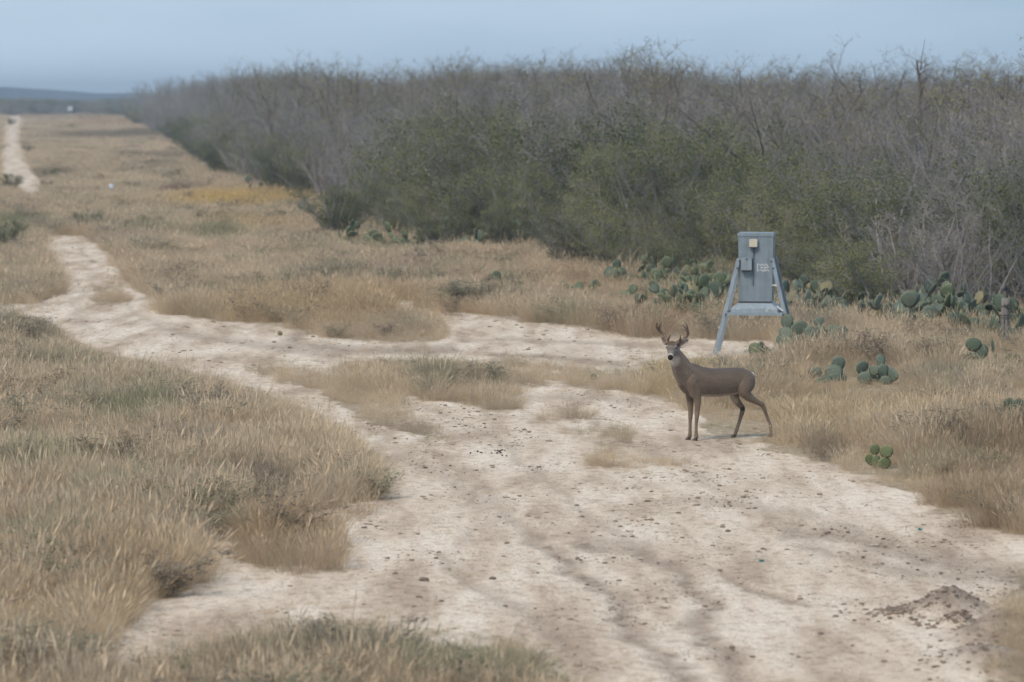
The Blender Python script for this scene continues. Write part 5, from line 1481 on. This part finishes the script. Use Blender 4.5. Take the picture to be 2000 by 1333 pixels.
# droppings scattered by the track
rg = random.Random(12)
for k, (px, py) in enumerate([(919, 886), (933, 883), (939, 885), (942, 886), (946, 878), (960, 886), (967, 881), (971, 886), (972, 881), (977, 881), (978, 885), (981, 880), (986, 881), (981, 890), (989, 891), (975, 883)]):
    g = ground(px, py); o = link("dropping", ROCKS[k % 4] if False else None or bpy.data.meshes.get("dropping") or rock_mesh("dropping", 5, m_dung, .8), None, (g.x, g.y, float(gz(g.x, g.y)) + .010))
    s = rg.uniform(.009, .015); o.scale = (s * 1.2, s, s * 1.1); o.rotation_euler = (0, 0, k)
    tag(o, "dark dropping in the scatter on the pale track left of the deer", "dropping", "dark droppings on the track")

def gravel():
    rg = np.random.default_rng(8); P, Rr, Sc, I = [], [], [], []
    protos = [rock_mesh("grit", 80 + i, m_mid_st, .6) for i in range(3)] + [rock_mesh("grit", 90 + i, m_pale_st, .6) for i in range(3)] + [rock_mesh("grit", 95 + i, m_clod, .6) for i in range(2)]
    for y0, y1, n, big in ((24, 40, 13000, .009), (40, 60, 14000, .011), (60, 100, 9000, .016), (100, 180, 1500, .03)):
        Y = rg.uniform(y0, y1, n * 2); X = rg.uniform(-1, 1, n * 2) * .128 * Y
        wx, wy = wobble(X, Y); px, py = project(wx, wy, 0 * X)
        k = (sample(M_bare, px, py) > .5) & (fbm(X * 1.1 + 77, Y * .9 + 3, 3) > .50 + .12 * rg.random(n * 2) - .05)
        X, Y = X[k], Y[k]; s = np.minimum(big * .55 * (rg.pareto(2.6, len(X)) + .45), big * 2.2)
        P.append(np.stack([X, Y, gz(X, Y) + s * .15], -1)); Sc.append(np.stack([s * 1.3, s * 1.3, s * .9], -1)); Rr.append(np.stack([0 * X, 0 * X, rg.uniform(0, 6.28, len(X))], -1)); I.append(np.where(rg.random(len(X)) < .07, 6 + rg.integers(0, 2, len(X)), rg.integers(0, 6, len(X))))
    for c, rx, ry, h in MOUNDS:
        n = 220; X = c.x + rg.normal(0, rx * .9, n); Y = c.y + rg.normal(0, ry * 1.8, n); s = .008 * (rg.pareto(2.2, n) + .6); s = np.minimum(s, .02)
        P.append(np.stack([X, Y, gz(X, Y) + s * .1], -1)); Sc.append(np.stack([s * 1.3, s * 1.3, s], -1)); Rr.append(np.stack([0 * X, 0 * X, rg.uniform(0, 6.28, n)], -1)); I.append(np.where(rg.random(n) < .6, rg.integers(0, 3, n), 6 + rg.integers(0, 2, n)))
    P = np.concatenate(P); tag(scatter("gravel", P, np.concatenate(Rr), np.concatenate(Sc), np.concatenate(I), None, protos), "loose grit and clods strewn over the pale road", None, None, "stuff")
    print("grit", len(P))
gravel()

# ------------------------------------------------------------------ the air
def haze():
    mb = MB(); mb.box((0, 2000, 6.5), (3600, 2300, 8.5))
    m = bpy.data.materials.new("thin_haze"); m.use_nodes = True; t = m.node_tree; t.nodes.clear()
    o = nd(t, "ShaderNodeOutputMaterial"); v = nd(t, "ShaderNodeVolumePrincipled")
    v.inputs['Color'].default_value = (.72, .86, 1.0, 1); v.inputs['Density'].default_value = .00042; v.inputs['Anisotropy'].default_value = .2
    t.links.new(v.outputs[0], o.inputs['Volume'])
    tag(link("haze", mb.mesh("haze", m)), "thin pale haze in the distance", None, None, "stuff")
haze()

# ------------------------------------------------------------------ look-alikes are told apart by their order across the view
def number_alike():
    by = {}
    for o in S.objects:
        if o.parent is None and 'label' in o and 'category' in o: by.setdefault(o['label'], []).append(o)
    words = "first second third fourth fifth sixth seventh eighth ninth tenth eleventh twelfth".split()
    for lab, lst in by.items():
        if len(lst) < 2: continue
        lst.sort(key=lambda o: o.location.x / max(1.0, o.location.y))
        for i, o in enumerate(lst):
            k = i + 1
            w = words[i] if k <= 12 else "%d%s" % (k, "th" if 10 < k % 100 < 14 else {1: "st", 2: "nd", 3: "rd"}.get(k % 10, "th"))
            o['label'] = lab + ", " + w + " from left"
number_alike()
